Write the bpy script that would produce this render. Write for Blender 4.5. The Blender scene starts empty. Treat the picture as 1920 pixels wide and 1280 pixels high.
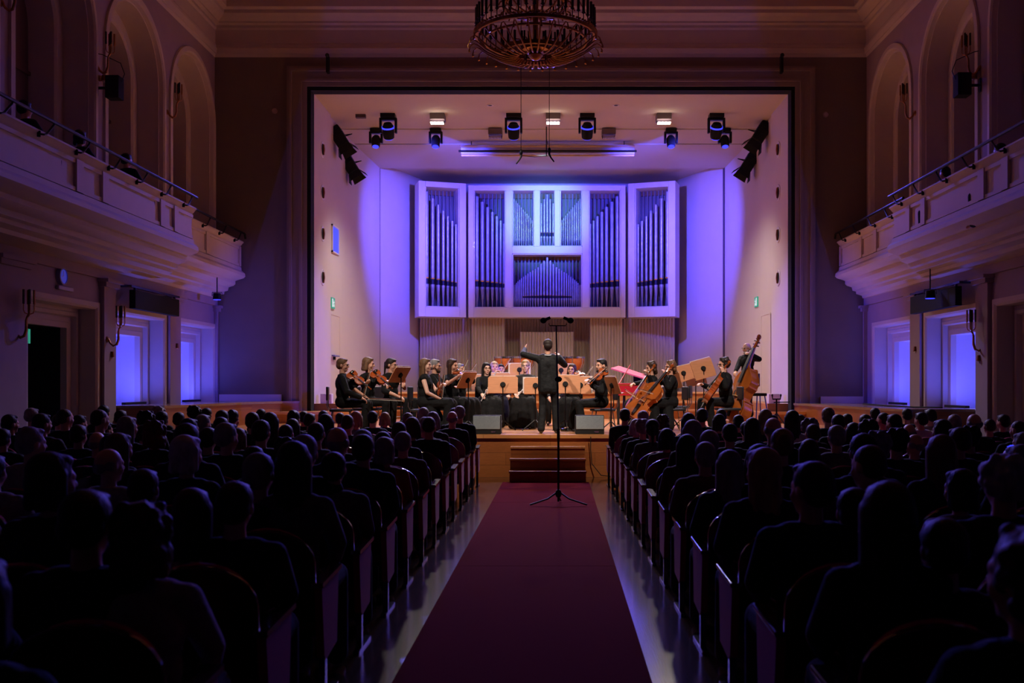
import bpy, math, random
from math import pi, sin, cos, radians as R, sqrt
from mathutils import Vector, Matrix
random.seed(7)
C = bpy.context.scene.collection
scn = bpy.context.scene
F = 1867.0          # focal length in pixels of the 1920 px frame
H = 1.65            # camera height
VX, VY = 1032.0, 722.0

def srgb(r, g, b):
    f = lambda c: (c/255/12.92) if c <= 10 else ((c/255+0.055)/1.055)**2.4
    return (f(r), f(g), f(b), 1)
def P(px, py, Y):
    return Vector(((px-VX)*Y/F, Y, H-(py-VY)*Y/F))

# ------------------------------------------------------------ camera
cam_d = bpy.data.cameras.new('camera'); cam = bpy.data.objects.new('camera', cam_d); C.objects.link(cam)
cam.location = (0, 0, H); cam.rotation_euler = (pi/2, 0, 0)
cam_d.sensor_width = 36; cam_d.lens = 36*F/1920
cam_d.shift_x = -(VX-960)/1920; cam_d.shift_y = (VY-640)/1920
cam_d.clip_start = 0.05; cam_d.clip_end = 200
cam_d.dof.use_dof = True; cam_d.dof.focus_distance = 20; cam_d.dof.aperture_fstop = 3.2
scn.camera = cam
# ------------------------------------------------------------ world, exposure
w = bpy.data.worlds.new('world'); scn.world = w; w.use_nodes = True
w.node_tree.nodes['Background'].inputs[0].default_value = (.30, .19, .28, 1)
w.node_tree.nodes['Background'].inputs[1].default_value = 0.004
scn.view_settings.view_transform = 'Standard'; scn.view_settings.look = 'None'
scn.view_settings.gamma = 1; scn.view_settings.exposure = 0.0
scn.view_settings.use_curve_mapping = False
cy = scn.cycles
cy.max_bounces = 8; cy.diffuse_bounces = 5; cy.glossy_bounces = 3; cy.transmission_bounces = 4
cy.sample_clamp_indirect = 4; cy.caustics_reflective = False; cy.caustics_refractive = False
cy.use_denoising = True; cy.blur_glossy = 1.0

WARM = (1.0, .84, .72); PINK = (1.0, .88, .78); BLUE = (.055, .055, 1.0); VIOLET = (.10, .085, 1.0); CYAN = (.2, .5, 1.0)
def spot(name, loc, tgt, energy, color, size_deg, blend=.5, radius=.1):
    d = bpy.data.lights.new(name, 'SPOT'); d.energy = energy; d.color = color
    d.spot_size = R(size_deg); d.spot_blend = blend; d.shadow_soft_size = radius
    o = bpy.data.objects.new(name, d); C.objects.link(o); o.location = loc
    o.rotation_euler = (Vector(tgt)-Vector(loc)).to_track_quat('-Z', 'Y').to_euler()
    return o
def area(name, loc, tgt, energy, color, sx, sy):
    d = bpy.data.lights.new(name, 'AREA'); d.energy = energy; d.color = color
    d.shape = 'RECTANGLE'; d.size = sx; d.size_y = sy
    o = bpy.data.objects.new(name, d); C.objects.link(o); o.location = loc
    o.rotation_euler = (Vector(tgt)-Vector(loc)).to_track_quat('-Z', 'Y').to_euler()
    return o
# stage panels in the ceiling: light down and back, and light forward on the players
for px in (821, 1037, 1244):
    p = P(px, 226, 26.1)
    spot('stage_panel_light', (p.x, p.y-.15, 8.42), (p.x*.95, 27.6, .8), 1100, PINK, 112, .8, .25)
    spot('stage_panel_front', (p.x, p.y-.3, 8.42), (p.x*.9, 20.5, .8), 1700, WARM, 74, .6, .15)
# front of house spots from the hall ceiling on the orchestra
for x in (-3.2, 3.2):
    spot('front_of_house', (x, 12.5, 9.6), (x*.35, 20.6, 1.0), 3700, WARM, 34, .5, .12)
# moving heads in blue
spot('blue_head', P(963, 270, 26.0), P(745, 465, 33.4), 7800, VIOLET, 48, 1.0, .12)
spot('blue_head', P(1101, 270, 26.0), P(1325, 465, 33.4), 7800, VIOLET, 48, 1.0, .12)
spot('blue_head', P(728, 270, 26.0), P(985, 400, 34), 5000, BLUE, 46, 1.0, .12)
spot('blue_head', P(1343, 270, 26.0), P(1067, 400, 34), 5000, BLUE, 46, 1.0, .12)
spot('cyan_head', P(1020, 290, 27.6), P(1020, 405, 34), 2200, CYAN, 34, .9, .12)
# blue lights under the balconies, each washing the opposite end wall
spot('par_left', (-7.15, 21.9, 3.4), (7.0, 24.0, 2.1), 3600, BLUE, 26, .7, .08)
spot('par_right', (6.9, 19.5, 3.4), (-7.3, 24.0, 2.1), 3600, BLUE, 26, .7, .08)
# the four moving heads also throw blue forward over the players and the stalls
for px, tx in ((728, -4.5), (963, -1.2), (1101, 1.2), (1343, 4.5)):
    spot('blue_backlight', P(px, 262, 25.9), (tx, 9.0, .5), 1500, (.12, .10, 1.0), 58, .8, .10)


# ------------------------------------------------------------ materials
MATS = {}
def mat(name, col, rough=.6, metal=0., spec=.5, coat=0., noise=0., nscale=20., bump=0., bscale=60., bdist=.01, emis=None, estr=0., sheen=0., wood=None, stretch=(1, 1, 1)):
    if name in MATS: return MATS[name]
    m = bpy.data.materials.new(name); m.use_nodes = True
    nt = m.node_tree; b = nt.nodes['Principled BSDF']
    b.inputs['Base Color'].default_value = col
    b.inputs['Roughness'].default_value = rough; b.inputs['Metallic'].default_value = metal
    b.inputs['Specular IOR Level'].default_value = spec; b.inputs['Coat Weight'].default_value = coat
    b.inputs['Sheen Weight'].default_value = sheen
    if emis: b.inputs['Emission Color'].default_value = emis; b.inputs['Emission Strength'].default_value = estr
    if noise or bump or wood:
        tc = nt.nodes.new('ShaderNodeTexCoord'); mp = nt.nodes.new('ShaderNodeMapping')
        mp.inputs['Scale'].default_value = stretch
        nt.links.new(tc.outputs['Object'], mp.inputs[0])
    if noise:
        n = nt.nodes.new('ShaderNodeTexNoise'); n.inputs['Scale'].default_value = nscale; n.inputs['Detail'].default_value = 4
        nt.links.new(mp.outputs[0], n.inputs[0])
        r = nt.nodes.new('ShaderNodeValToRGB')
        r.color_ramp.elements[0].position = .3; r.color_ramp.elements[1].position = .7
        c2 = wood if wood else tuple(c*(1-noise) for c in col[:3])+(1,)
        r.color_ramp.elements[0].color = c2; r.color_ramp.elements[1].color = col
        nt.links.new(n.outputs[0], r.inputs[0]); nt.links.new(r.outputs[0], b.inputs['Base Color'])
    if bump:
        n2 = nt.nodes.new('ShaderNodeTexNoise'); n2.inputs['Scale'].default_value = bscale; n2.inputs['Detail'].default_value = 3
        nt.links.new(mp.outputs[0], n2.inputs[0])
        bp = nt.nodes.new('ShaderNodeBump'); bp.inputs['Strength'].default_value = bump; bp.inputs['Distance'].default_value = bdist
        nt.links.new(n2.outputs[0], bp.inputs['Height']); nt.links.new(bp.outputs[0], b.inputs['Normal'])
    MATS[name] = m
    return m
def plank_mat(name, c1, c2, rough, coat, w, h, rot=0., mortar=.004, bump=.15):
    m = bpy.data.materials.new(name); m.use_nodes = True; nt = m.node_tree; b = nt.nodes['Principled BSDF']
    tc = nt.nodes.new('ShaderNodeTexCoord'); mp = nt.nodes.new('ShaderNodeMapping')
    mp.inputs['Rotation'].default_value = (0, 0, rot) if not isinstance(rot, tuple) else rot
    nt.links.new(tc.outputs['Object'], mp.inputs[0])
    br = nt.nodes.new('ShaderNodeTexBrick'); br.inputs['Scale'].default_value = 1
    br.inputs['Brick Width'].default_value = w; br.inputs['Row Height'].default_value = h
    br.inputs['Mortar Size'].default_value = mortar; br.inputs['Color1'].default_value = c1; br.inputs['Color2'].default_value = c2
    br.inputs['Mortar'].default_value = tuple(x*.45 for x in c1[:3])+(1,); br.inputs['Bias'].default_value = 0
    nt.links.new(mp.outputs[0], br.inputs['Vector'])
    n = nt.nodes.new('ShaderNodeTexNoise'); mp2 = nt.nodes.new('ShaderNodeMapping'); mp2.inputs['Scale'].default_value = (2, 22, 22)
    nt.links.new(mp.outputs[0], mp2.inputs[0]); nt.links.new(mp2.outputs[0], n.inputs[0]); n.inputs['Detail'].default_value = 4
    mx = nt.nodes.new('ShaderNodeMix'); mx.data_type = 'RGBA'; mx.blend_type = 'MULTIPLY'; mx.inputs[0].default_value = .45
    nt.links.new(br.outputs['Color'], mx.inputs[6]); nt.links.new(n.outputs[0], mx.inputs[7])
    nt.links.new(mx.outputs[2], b.inputs['Base Color'])
    b.inputs['Roughness'].default_value = rough; b.inputs['Coat Weight'].default_value = coat; b.inputs['Coat Roughness'].default_value = rough*.8
    bp = nt.nodes.new('ShaderNodeBump'); bp.inputs['Strength'].default_value = bump; bp.inputs['Distance'].default_value = .01
    nt.links.new(n.outputs[0], bp.inputs['Height']); nt.links.new(bp.outputs[0], b.inputs['Normal'])
    MATS[name] = m
    return m
M_wall = mat('hall_wall_paint', srgb(166, 148, 160), .85, noise=.06, nscale=3)
M_endwall = mat('end_wall_paint', srgb(130, 119, 114), .85, noise=.08, nscale=2)
M_cream = mat('cream_plaster', srgb(210, 198, 190), .8, noise=.04, nscale=5)
M_stagewall = mat('stage_wall_paint', srgb(218, 205, 206), .75, noise=.03, nscale=2)
M_stageceil = mat('stage_ceiling_paint', srgb(200, 190, 172), .8, noise=.03, nscale=2)
M_black = mat('black_metal', srgb(16, 16, 18), .45, .4)
M_blackmatte = mat('matte_black', srgb(10, 10, 11), .9)
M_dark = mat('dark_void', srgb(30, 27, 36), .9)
M_chrome = mat('chrome', srgb(190, 190, 195), .2, .95)
M_white = mat('white_lacquer', srgb(228, 220, 226), .45, coat=.2)
M_door = mat('white_door', srgb(225, 222, 228), .6)
M_brass = mat('aged_brass', srgb(176, 120, 74), .35, .9, noise=.3, nscale=30)
M_gold = mat('gilding', srgb(235, 165, 50), .3, .7)
M_pipe = mat('pipe_metal', srgb(172, 168, 186), .34, .6, noise=.25, nscale=6)
M_lip = mat('pipe_mouth', srgb(30, 28, 60), .4, .5)
M_ribs = mat('ribbed_wood', srgb(216, 202, 186), .55, noise=.2, nscale=14, stretch=(1, 1, .1), wood=srgb(190, 172, 152))
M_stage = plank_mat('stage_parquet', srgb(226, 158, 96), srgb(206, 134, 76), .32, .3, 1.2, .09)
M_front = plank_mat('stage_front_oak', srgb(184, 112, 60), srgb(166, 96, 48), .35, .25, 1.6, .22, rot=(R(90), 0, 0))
M_floor = plank_mat('hall_parquet', srgb(104, 74, 54), srgb(88, 62, 46), .15, .5, .6, .08, rot=pi/2, bump=.06)
M_carpet = mat('red_carpet', srgb(112, 0, 28), .95, spec=.03, bump=.6, bscale=350, noise=.25, nscale=200)
M_velvet = mat('maroon_velvet', srgb(176, 12, 84), .8, sheen=.1, noise=.2, nscale=60)
M_seatwood = mat('dark_seat_wood', srgb(70, 34, 28), .18, coat=.3, noise=.3, nscale=12, stretch=(1, 8, 1))
M_seatmetal = mat('seat_metal', srgb(96, 92, 98), .25, .9)
M_ceiling = mat('hall_ceiling_plaster', srgb(196, 160, 128), .85)

# ------------------------------------------------------------ mesh collector
def ico_dirs(seg, rings):
    v = []; f = []
    for i in range(rings+1):
        th = pi*i/rings
        for j in range(seg):
            ph = 2*pi*j/seg
            v.append(Vector((sin(th)*cos(ph), sin(th)*sin(ph), cos(th))))
    for i in range(rings):
        for j in range(seg):
            a = i*seg+j; b = i*seg+(j+1) % seg
            f.append((a, a+seg, b+seg, b))
    return v, f
def frame(d):
    d = d.normalized(); u = Vector((0, 0, 1)) if abs(d.z) < .95 else Vector((1, 0, 0))
    x = u.cross(d).normalized(); return x, d.cross(x), d
class MB:
    def __init__(s): s.v = []; s.f = []; s.m = []; s.mi = 0
    def add(s, v, f):
        n = len(s.v); s.v += [tuple(p) for p in v]; s.f += [tuple(i+n for i in q) for q in f]; s.m += [s.mi]*len(f); return s
    def mat(s, i): s.mi = i; return s
    def box(s, x0, y0, z0, x1, y1, z1, M=None, bev=0):
        v = [Vector(p) for p in ((x0, y0, z0), (x1, y0, z0), (x1, y1, z0), (x0, y1, z0), (x0, y0, z1), (x1, y0, z1), (x1, y1, z1), (x0, y1, z1))]
        f = [(0, 3, 2, 1), (4, 5, 6, 7), (0, 1, 5, 4), (1, 2, 6, 5), (2, 3, 7, 6), (3, 0, 4, 7)]
        if M: v = [M @ p for p in v]
        return s.add(v, f)
    def cbox(s, c, d, M=None):
        return s.box(c[0]-d[0]/2, c[1]-d[1]/2, c[2]-d[2]/2, c[0]+d[0]/2, c[1]+d[1]/2, c[2]+d[2]/2, M)
    def cyl(s, p0, p1, r0, r1=None, seg=12, caps=True):
        p0 = Vector(p0); p1 = Vector(p1); r1 = r0 if r1 is None else r1
        x, y, d = frame(p1-p0); v = []
        for p, r in ((p0, r0), (p1, r1)):
            for j in range(seg):
                a = 2*pi*j/seg; v.append(p+(x*cos(a)+y*sin(a))*r)
        f = [(j, (j+1) % seg, seg+(j+1) % seg, seg+j) for j in range(seg)]
        if caps: f += [tuple(range(seg-1, -1, -1)), tuple(range(seg, 2*seg))]
        return s.add(v, f)
    def tube(s, pts, r, seg=8, closed=False):
        pts = [Vector(p) for p in pts]; n = len(pts); rr = r if isinstance(r, (list, tuple)) else [r]*n
        v = []; px = None
        for i, p in enumerate(pts):
            if closed: d = pts[(i+1) % n]-pts[i-1]
            else: d = pts[min(i+1, n-1)]-pts[max(i-1, 0)]
            if d.length < 1e-9: d = Vector((0, 0, 1))
            d.normalize()
            if px is None: x, y, _ = frame(d)
            else:
                x = px-d*px.dot(d)
                if x.length < 1e-6: x, y, _ = frame(d)
                x.normalize(); y = d.cross(x)
            px = x
            for j in range(seg):
                a = 2*pi*j/seg; v.append(p+(x*cos(a)+y*sin(a))*rr[i])
        f = []
        for i in range(n if closed else n-1):
            for j in range(seg):
                a = i*seg; b = ((i+1) % n)*seg
                f.append((a+j, a+(j+1) % seg, b+(j+1) % seg, b+j))
        if not closed: f += [tuple(range(seg-1, -1, -1)), tuple(range((n-1)*seg, n*seg))]
        return s.add(v, f)
    def lathe(s, prof, c=(0, 0, 0), seg=20, M=None):
        v = []; n = len(prof)
        for j in range(seg):
            a = 2*pi*j/seg
            for r, z in prof:
                p = Vector((c[0]+r*cos(a), c[1]+r*sin(a), c[2]+z)); v.append(M @ p if M else p)
        f = []
        for j in range(seg):
            for i in range(n-1):
                a = j*n+i; b = ((j+1) % seg)*n+i; f.append((a, b, b+1, a+1))
        return s.add(v, f)
    def ell(s, c, r, M=None, seg=12, rings=8):
        v, f = ico_dirs(seg, rings); c = Vector(c)
        v = [Vector((p.x*r[0], p.y*r[1], p.z*r[2])) for p in v]
        if M: v = [M @ p for p in v]
        return s.add([c+p for p in v], f)
    def cap(s, p0, p1, r0, r1=None, seg=10, fl=None):
        p0 = Vector(p0); p1 = Vector(p1); r1 = r0 if r1 is None else r1
        if (p1-p0).length < 1e-5: return s.ell(p0, (r0, r0, r0))
        x, y, d = frame(p1-p0); v = []; n = 0
        L = []
        for i in range(0, 5): t = pi/2*i/4; L.append((p0-d*r0*cos(t), r0*sin(t)))
        for i in range(0, 5): t = pi/2*i/4; L.append((p1+d*r1*sin(t), r1*cos(t)))
        for p, r in L:
            for j in range(seg):
                a = 2*pi*j/seg; q = p+(x*cos(a)+y*sin(a))*max(r, 1e-4); v.append(q)
        f = []
        for i in range(len(L)-1):
            for j in range(seg):
                a = i*seg; f.append((a+j, a+(j+1) % seg, a+seg+(j+1) % seg, a+seg+j))
        f += [tuple(range(seg-1, -1, -1)), tuple(range((len(L)-1)*seg, len(L)*seg))]
        return s.add(v, f)
    def prism(s, poly, axis, a0, a1, M=None):
        # polygon (2-D points) extruded along axis 'x' 'y' or 'z'
        def mk(p, a):
            q = {'x': (a, p[0], p[1]), 'y': (p[0], a, p[1]), 'z': (p[0], p[1], a)}[axis]
            return M @ Vector(q) if M else Vector(q)
        n = len(poly); v = [mk(p, a0) for p in poly]+[mk(p, a1) for p in poly]
        f = [(j, (j+1) % n, n+(j+1) % n, n+j) for j in range(n)]+[tuple(range(n-1, -1, -1)), tuple(range(n, 2*n))]
        return s.add(v, f)
    def sweep(s, prof, axis, a0, a1, M=None):
        def mk(p, a):
            q = {'x': (a, p[0], p[1]), 'y': (p[0], a, p[1]), 'z': (p[0], p[1], a)}[axis]
            return M @ Vector(q) if M else Vector(q)
        n = len(prof); v = [mk(p, a0) for p in prof]+[mk(p, a1) for p in prof]
        return s.add(v, [(j, j+1, n+j+1, n+j) for j in range(n-1)])
    def quad(s, a, b, c, d): return s.add([a, b, c, d], [(0, 1, 2, 3)])
    def xf(s, M): s.v = [tuple(M @ Vector(p)) for p in s.v]; return s
    def mesh(s, name, smooth=35):
        me = bpy.data.meshes.new(name); me.from_pydata(s.v, [], s.f); me.update()
        if any(s.m): me.polygons.foreach_set('material_index', s.m)
        if smooth:
            me.polygons.foreach_set('use_smooth', [True]*len(me.polygons))
            me.set_sharp_from_angle(angle=R(smooth))
        return me

REG = {}
def obj(name, mb, m, parent=None, loc=None, rotz=0, smooth=35, bevel=0):
    me = mb.mesh(name, smooth) if isinstance(mb, MB) else mb
    if isinstance(m, (list, tuple)):
        if len(me.materials) == 0:
            for q in m: me.materials.append(q)
    elif len(me.materials) == 0: me.materials.append(m)
    o = bpy.data.objects.new(name, me); C.objects.link(o)
    if parent: o.parent = parent; REG.setdefault(parent.name, []).append(o)
    if loc: o.location = loc
    if rotz: o.rotation_euler[2] = rotz
    if bevel:
        b = o.modifiers.new('b', 'BEVEL'); b.width = bevel; b.segments = 2; b.limit_method = 'ANGLE'
    return o
def empty(name, loc=(0, 0, 0), rotz=0):
    o = bpy.data.objects.new(name, None); C.objects.link(o); o.location = loc; o.rotation_euler[2] = rotz
    o.empty_display_size = .1
    return o
def tag(o, label, cat, group=None):
    o['label'] = label; o['category'] = cat
    if group: o['group'] = group
    return o
def thing(name, label, cat, loc=(0, 0, 0), rotz=0, group=None): return tag(empty(name, loc, rotz), label, cat, group)
def struct(name, mb, m, smooth=35, label=None):
    o = obj(name, mb, m, smooth=smooth); o['kind'] = 'structure'
    if label: o['label'] = label; o['category'] = name.split('_')[0]
    return o
def dup(root, loc=None, rotz=None, label=None, group=None):
    src = [(c, list(REG.get(c.name, []))) for c in REG.get(root.name, [])]
    r = root.copy(); C.objects.link(r)
    if loc is not None: r.location = loc
    if rotz is not None: r.rotation_euler[2] = rotz
    if label: r['label'] = label
    if group: r['group'] = group
    for ch, gs in src:
        c = ch.copy(); C.objects.link(c); c.parent = r; REG.setdefault(r.name, []).append(c)
        for g in gs:
            d = g.copy(); C.objects.link(d); d.parent = c; REG.setdefault(c.name, []).append(d)
    return r
def remeshed(mb, voxel, name, smooth_it=3, fac=.5):
    me = bpy.data.meshes.new('tmp'); me.from_pydata(mb.v, [], mb.f); me.update()
    ob = bpy.data.objects.new('tmp', me); C.objects.link(ob)
    r = ob.modifiers.new('r', 'REMESH'); r.mode = 'VOXEL'; r.voxel_size = voxel; r.use_smooth_shade = True
    if smooth_it:
        q = ob.modifiers.new('s', 'SMOOTH'); q.factor = fac; q.iterations = smooth_it
    dg = bpy.context.evaluated_depsgraph_get()
    out = bpy.data.meshes.new_from_object(ob.evaluated_get(dg)); out.name = name
    bpy.data.objects.remove(ob); bpy.data.meshes.remove(me)
    out.materials.clear()
    out.polygons.foreach_set('use_smooth', [True]*len(out.polygons))
    return out

# ============================================================ THE HALL
ZL, ZR = 1.27, 1.22
YB = 24.0; XL, XR = -8.09, 7.62
fl = MB().box(XL-.6, -3, -.1, XR+.6, 18.2, 0); struct('floor', fl, M_floor, 0)

ARCH_L = [22.55, 19.45, 16.3, 13.15, 10.0, 6.85]; ARCH_R = [22.35, 19.1, 15.85, 12.6, 9.35, 6.1]
DOOR_L = [(15.4, 17.7), (18.5, 20.8), (21.7, 23.88)]; DOOR_R = [(14.55, 17.0), (17.8, 20.15), (21.0, 23.4)]
SPR, RO, RI = 7.82, 1.30, .93
def side_wall(X, sg, arches, doors, name):
    # sg = +1 when outside lies at +X ; wall plane at X
    def pt(y, z, d=0): return Vector((X+sg*d, y, z))
    w_ = MB()
    edges = sorted(doors); y = -3
    ZD = 3.0
    for a, b in edges:
        w_.quad(pt(y, 0), pt(a, 0), pt(a, 3.6), pt(y, 3.6)); w_.quad(pt(a, ZD), pt(b, ZD), pt(b, 3.6), pt(a, 3.6)); y = b
    w_.quad(pt(y, 0), pt(YB, 0), pt(YB, 3.6), pt(y, 3.6))
    w_.quad(pt(-3, 3.6), pt(YB, 3.6), pt(YB, 4.4), pt(-3, 4.4))
    # upper wall with arched openings
    N = 24; y = -3; Z0, Z1 = 4.4, 9.62
    for c in sorted(arches):
        a, b = c-RO, c+RO
        w_.quad(pt(y, Z0), pt(a, Z0), pt(a, Z1), pt(y, Z1))
        for i in range(N):
            t0 = pi-pi*i/N; t1 = pi-pi*(i+1)/N
            p0 = (c+RO*cos(t0), SPR+RO*sin(t0)); p1 = (c+RO*cos(t1), SPR+RO*sin(t1))
            w_.quad(pt(*p0), pt(*p1), pt(p1[0], Z1), pt(p0[0], Z1))
        y = b
    w_.quad(pt(y, Z0), pt(YB, Z0), pt(YB, Z1), pt(y, Z1))
    w_.quad(pt(-3, Z1), pt(YB, Z1), pt(YB, 11), pt(-3, 11))
    struct('wall_'+name, w_, M_wall, 0)
    tr = MB(); bk = MB()
    for k, c in enumerate(sorted(arches)):
        def ring(r, d): return [pt(c-r, Z0, d)]+[pt(c+r*cos(pi-pi*i/N), SPR+r*sin(pi-pi*i/N), d) for i in range(N+1)]+[pt(c+r, Z0, d)]
        rs = [ring(RO+.14, -.0), ring(RO+.13, -.04), ring(RO+.03, -.05), ring(RO, -.02), ring(RO-.02, .06), ring(RO-.05, .06), ring(RO-.06, .5), ring(RI+.16, .5), ring(RI+.14, .46), ring(RI+.04, .46), ring(RI, .5), ring(RI, .95)]
        n = len(rs[0])
        for q in range(len(rs)-1): tr.add(rs[q]+rs[q+1], [(i, i+1, n+i+1, n+i) for i in range(n-1)])
        back = ring(RI, .95); bk.add(back, [tuple(range(len(back)))])
        bk.tube([pt(c, 4.4, .93), pt(c, 8.7, .93)], .02, 6)
        bk.box(*(list(pt(c-RI, 7.0, .9))+list(pt(c+RI, 7.06, .95))))
    struct('trim_arches_'+name, tr, M_cream, 40)
    struct('window_'+('1' if sg < 0 else '2'), bk, mat('arch_back', srgb(120, 96, 96), .8), 0)
    # door cases: stepped reveals
    for k, (a, b) in enumerate(doors):
        d = MB()
        zt = ZD
        def loop(i, dd, zz=None): return [pt(a+i, 0, dd), pt(a+i, zt-i, dd), pt(b-i, zt-i, dd), pt(b-i, 0, dd)]
        L = [loop(-.12, 0), loop(-.12, -.03), loop(-.04, -.03), loop(0, -.0), loop(0, .3), loop(.06, .3), loop(.08, .27), loop(.14, .27), loop(.16, .36), loop(.24, .36), loop(.26, .34), loop(.35, .34), loop(.35, .45)]
        for q in range(len(L)-1): d.add(L[q]+L[q+1], [(i, i+1, 5+i, 4+i) for i in range(3)])
        o = struct('trim_door_case_%s_%d' % (name, k+1), d, M_cream, 0)
        lf = MB(); zi = zt-.35
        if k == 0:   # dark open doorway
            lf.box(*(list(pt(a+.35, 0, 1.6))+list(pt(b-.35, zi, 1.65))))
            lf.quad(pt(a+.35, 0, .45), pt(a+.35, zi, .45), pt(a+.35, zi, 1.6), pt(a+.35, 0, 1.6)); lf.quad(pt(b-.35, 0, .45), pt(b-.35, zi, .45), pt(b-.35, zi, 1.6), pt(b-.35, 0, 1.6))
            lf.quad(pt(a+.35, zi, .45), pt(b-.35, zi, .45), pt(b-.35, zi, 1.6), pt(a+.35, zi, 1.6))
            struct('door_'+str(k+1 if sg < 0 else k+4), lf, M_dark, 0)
        else:
            lf.box(*(list(pt(a+.2, 0, .85))+list(pt(b-.2, zi+.2, .9))))
            lf.quad(pt(a+.35, 0, .45), pt(a+.35, zi, .45), pt(a+.35, zi, .85), pt(a+.35, 0, .85)); lf.quad(pt(b-.35, 0, .45), pt(b-.35, zi, .45), pt(b-.35, zi, .85), pt(b-.35, 0, .85))
            lf.quad(pt(a+.35, zi, .45), pt(b-.35, zi, .45), pt(b-.35, zi, .85), pt(a+.35, zi, .85))
            zq = ZL if sg < 0 else ZR
            lf.quad(pt(a, zq-.02, 0), pt(b, zq-.02, 0), pt(b, zq-.02, .9), pt(a, zq-.02, .9))
            dd = struct('door_'+str(k+1 if sg < 0 else k+4), lf, M_door, 0)
    # pilasters and frieze under the balcony
    pl = MB()
    gaps = [(edges[0][1]+.16, edges[1][0]-.16), (edges[1][1]+.16, edges[2][0]-.14), (edges[0][0]-.95, edges[0][0]-.18), (23.93, 24.0)]
    for a, b in gaps:
        if b-a < .15: b = a+.07
        x0, x1 = sorted((X, X-sg*.09)); pl.box(x0, a, 0, x1, b, 3.42)
        x0, x1 = sorted((X, X-sg*.15)); pl.box(x0, a-.05, 3.42, x1, b+.05, 3.5); x0, x1 = sorted((X, X-sg*.2)); pl.box(x0, a-.09, 3.5, x1, b+.09, 3.56)
    x0, x1 = sorted((X, X-sg*.07)); pl.box(x0, -3, 3.56, x1, YB, 3.75)
    struct('trim_pilasters_'+name, pl, M_wall, 0)
side_wall(XL, -1, ARCH_L, DOOR_L, 'left')
side_wall(XR, 1, ARCH_R, DOOR_R, 'right')

# end wall around the portal
PX0, PX1, PZ = -5.77, 5.80, 8.75
ew = MB()
ew.box(XL, YB, 0, PX0-.06, YB+.3, 11.2); ew.box(PX1+.06, YB, 0, XR, YB+.3, 11.2); ew.box(PX0-.06, YB, PZ+.06, PX1+.06, YB+.3, 11.2)
struct('wall_end', ew, M_endwall, 0)
# portal moulding: frames of growing size stepping inwards
def pframe(mb, o0, o1, y0, y1):
    # band between offsets o0<o1 outside the opening
    mb.box(PX0-o1, y0, .76, PX0-o0, y1, PZ+o1); mb.box(PX1+o0, y0, .76, PX1+o1, y1, PZ+o1); mb.box(PX0-o0, y0, PZ+o0, PX1+o0, y1, PZ+o1)
pm = MB()
pframe(pm, .50, .56, YB-.10, YB); pframe(pm, .44, .50, YB-.13, YB); pframe(pm, .26, .44, YB-.07, YB); pframe(pm, .20, .26, YB-.10, YB); pframe(pm, .09, .20, YB-.05, YB)
struct('trim_portal', pm, mat('portal_plaster', srgb(150, 136, 130), .75), 0)
pb = MB(); pframe(pb, .0, .09, YB-.02, YB+.32); struct('trim_portal_shadow_gap', pb, M_blackmatte, 0)
# baseboards on the side platforms
bb = MB(); bb.box(XL+.12, YB-.05, 1.27, PX0-.7, YB-.0, 1.43); bb.box(PX1+.7, YB-.05, 1.2, XR-.08, YB, 1.38)
struct('baseboard_end', bb, M_white, 0)

# cornice, swept round three sides, and ceiling
CP = [(0, 9.55), (.03, 9.62), (.06, 9.62), (.09, 9.74), (.05, 9.78), (.05, 9.84), (.02, 9.88), (.02, 10.2), (.06, 10.24), (.06, 10.3), (.14, 10.33), (.14, 10.37), (.26, 10.44), (.33, 10.5), (.33, 10.58), (.42, 10.62), (.42, 10.8), (.5, 10.82), (.5, 10.9)]
cn = MB(); n = len(CP)
rows = []
for (o, z) in CP:
    rows.append([Vector((XL+o, -3, z)), Vector((XL+o, YB-o, z)), Vector((XR-o, YB-o, z)), Vector((XR-o, -3, z))])
for i in range(n-1): cn.add(rows[i]+rows[i+1], [(k, k+1, 5+k, 4+k) for k in range(3)])
struct('trim_cornice', cn, M_cream, 25)
ce = MB(); ce.box(XL+.3, -3, 10.9, XR-.3, YB-.3, 11.1)
for a, b in ((.9, 1.0), (1.1, 1.14), (1.5, 1.62)):
    ce.box(XL+a, YB-b, 10.84, XR-a, YB-a, 10.9); ce.box(XL+a, -3, 10.84, XL+b, YB-a, 10.9); ce.box(XR-b, -3, 10.84, XR-a, YB-a, 10.9)
struct('ceiling', ce, M_ceiling, 0)

# ============================================================ STAGE
ZS = .763; ZL, ZR = 1.27, 1.22
st = MB(); st.box(-6.9, 17.8, ZS-.06, 6.3, 26.5, ZS)
struct('floor_stage', st, M_stage, 0)
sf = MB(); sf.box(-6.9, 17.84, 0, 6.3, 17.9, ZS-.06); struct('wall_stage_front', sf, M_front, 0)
pl = MB(); pl.prism([(XL, 18.5), (-7.17, 18.5), (-6.98, 20.4), (-6.75, 22.6), (-6.35, 23.6), (-5.9, YB), (-5.9, YB+.1), (XL, YB+.1)], 'z', ZL-.05, ZL)
pl.prism([(XR, 17.87), (6.4, 17.87), (6.15, 19.5), (6.0, 22), (5.85, YB-.1), (5.85, YB+.1), (XR, YB+.1)][::-1], 'z', ZR-.05, ZR)
struct('floor_side_platforms', pl, mat('platform_top', srgb(150, 120, 100), .25, coat=.4, noise=.2, nscale=8), 0)
pf = MB(); pf.prism([(XL, 18.53), (-7.2, 18.53), (-7.01, 20.42), (-6.78, 22.6), (-6.38, 23.65), (-5.9, YB), (XL, YB)], 'z', 0, ZL-.05)
pf.prism([(XR, 17.9), (6.43, 17.9), (6.18, 19.5), (6.03, 22), (5.87, YB-.1), (5.87, YB), (XR, YB)][::-1], 'z', 0, ZR-.05)
struct('wall_platform_fronts', pf, M_front, 0)
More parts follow.
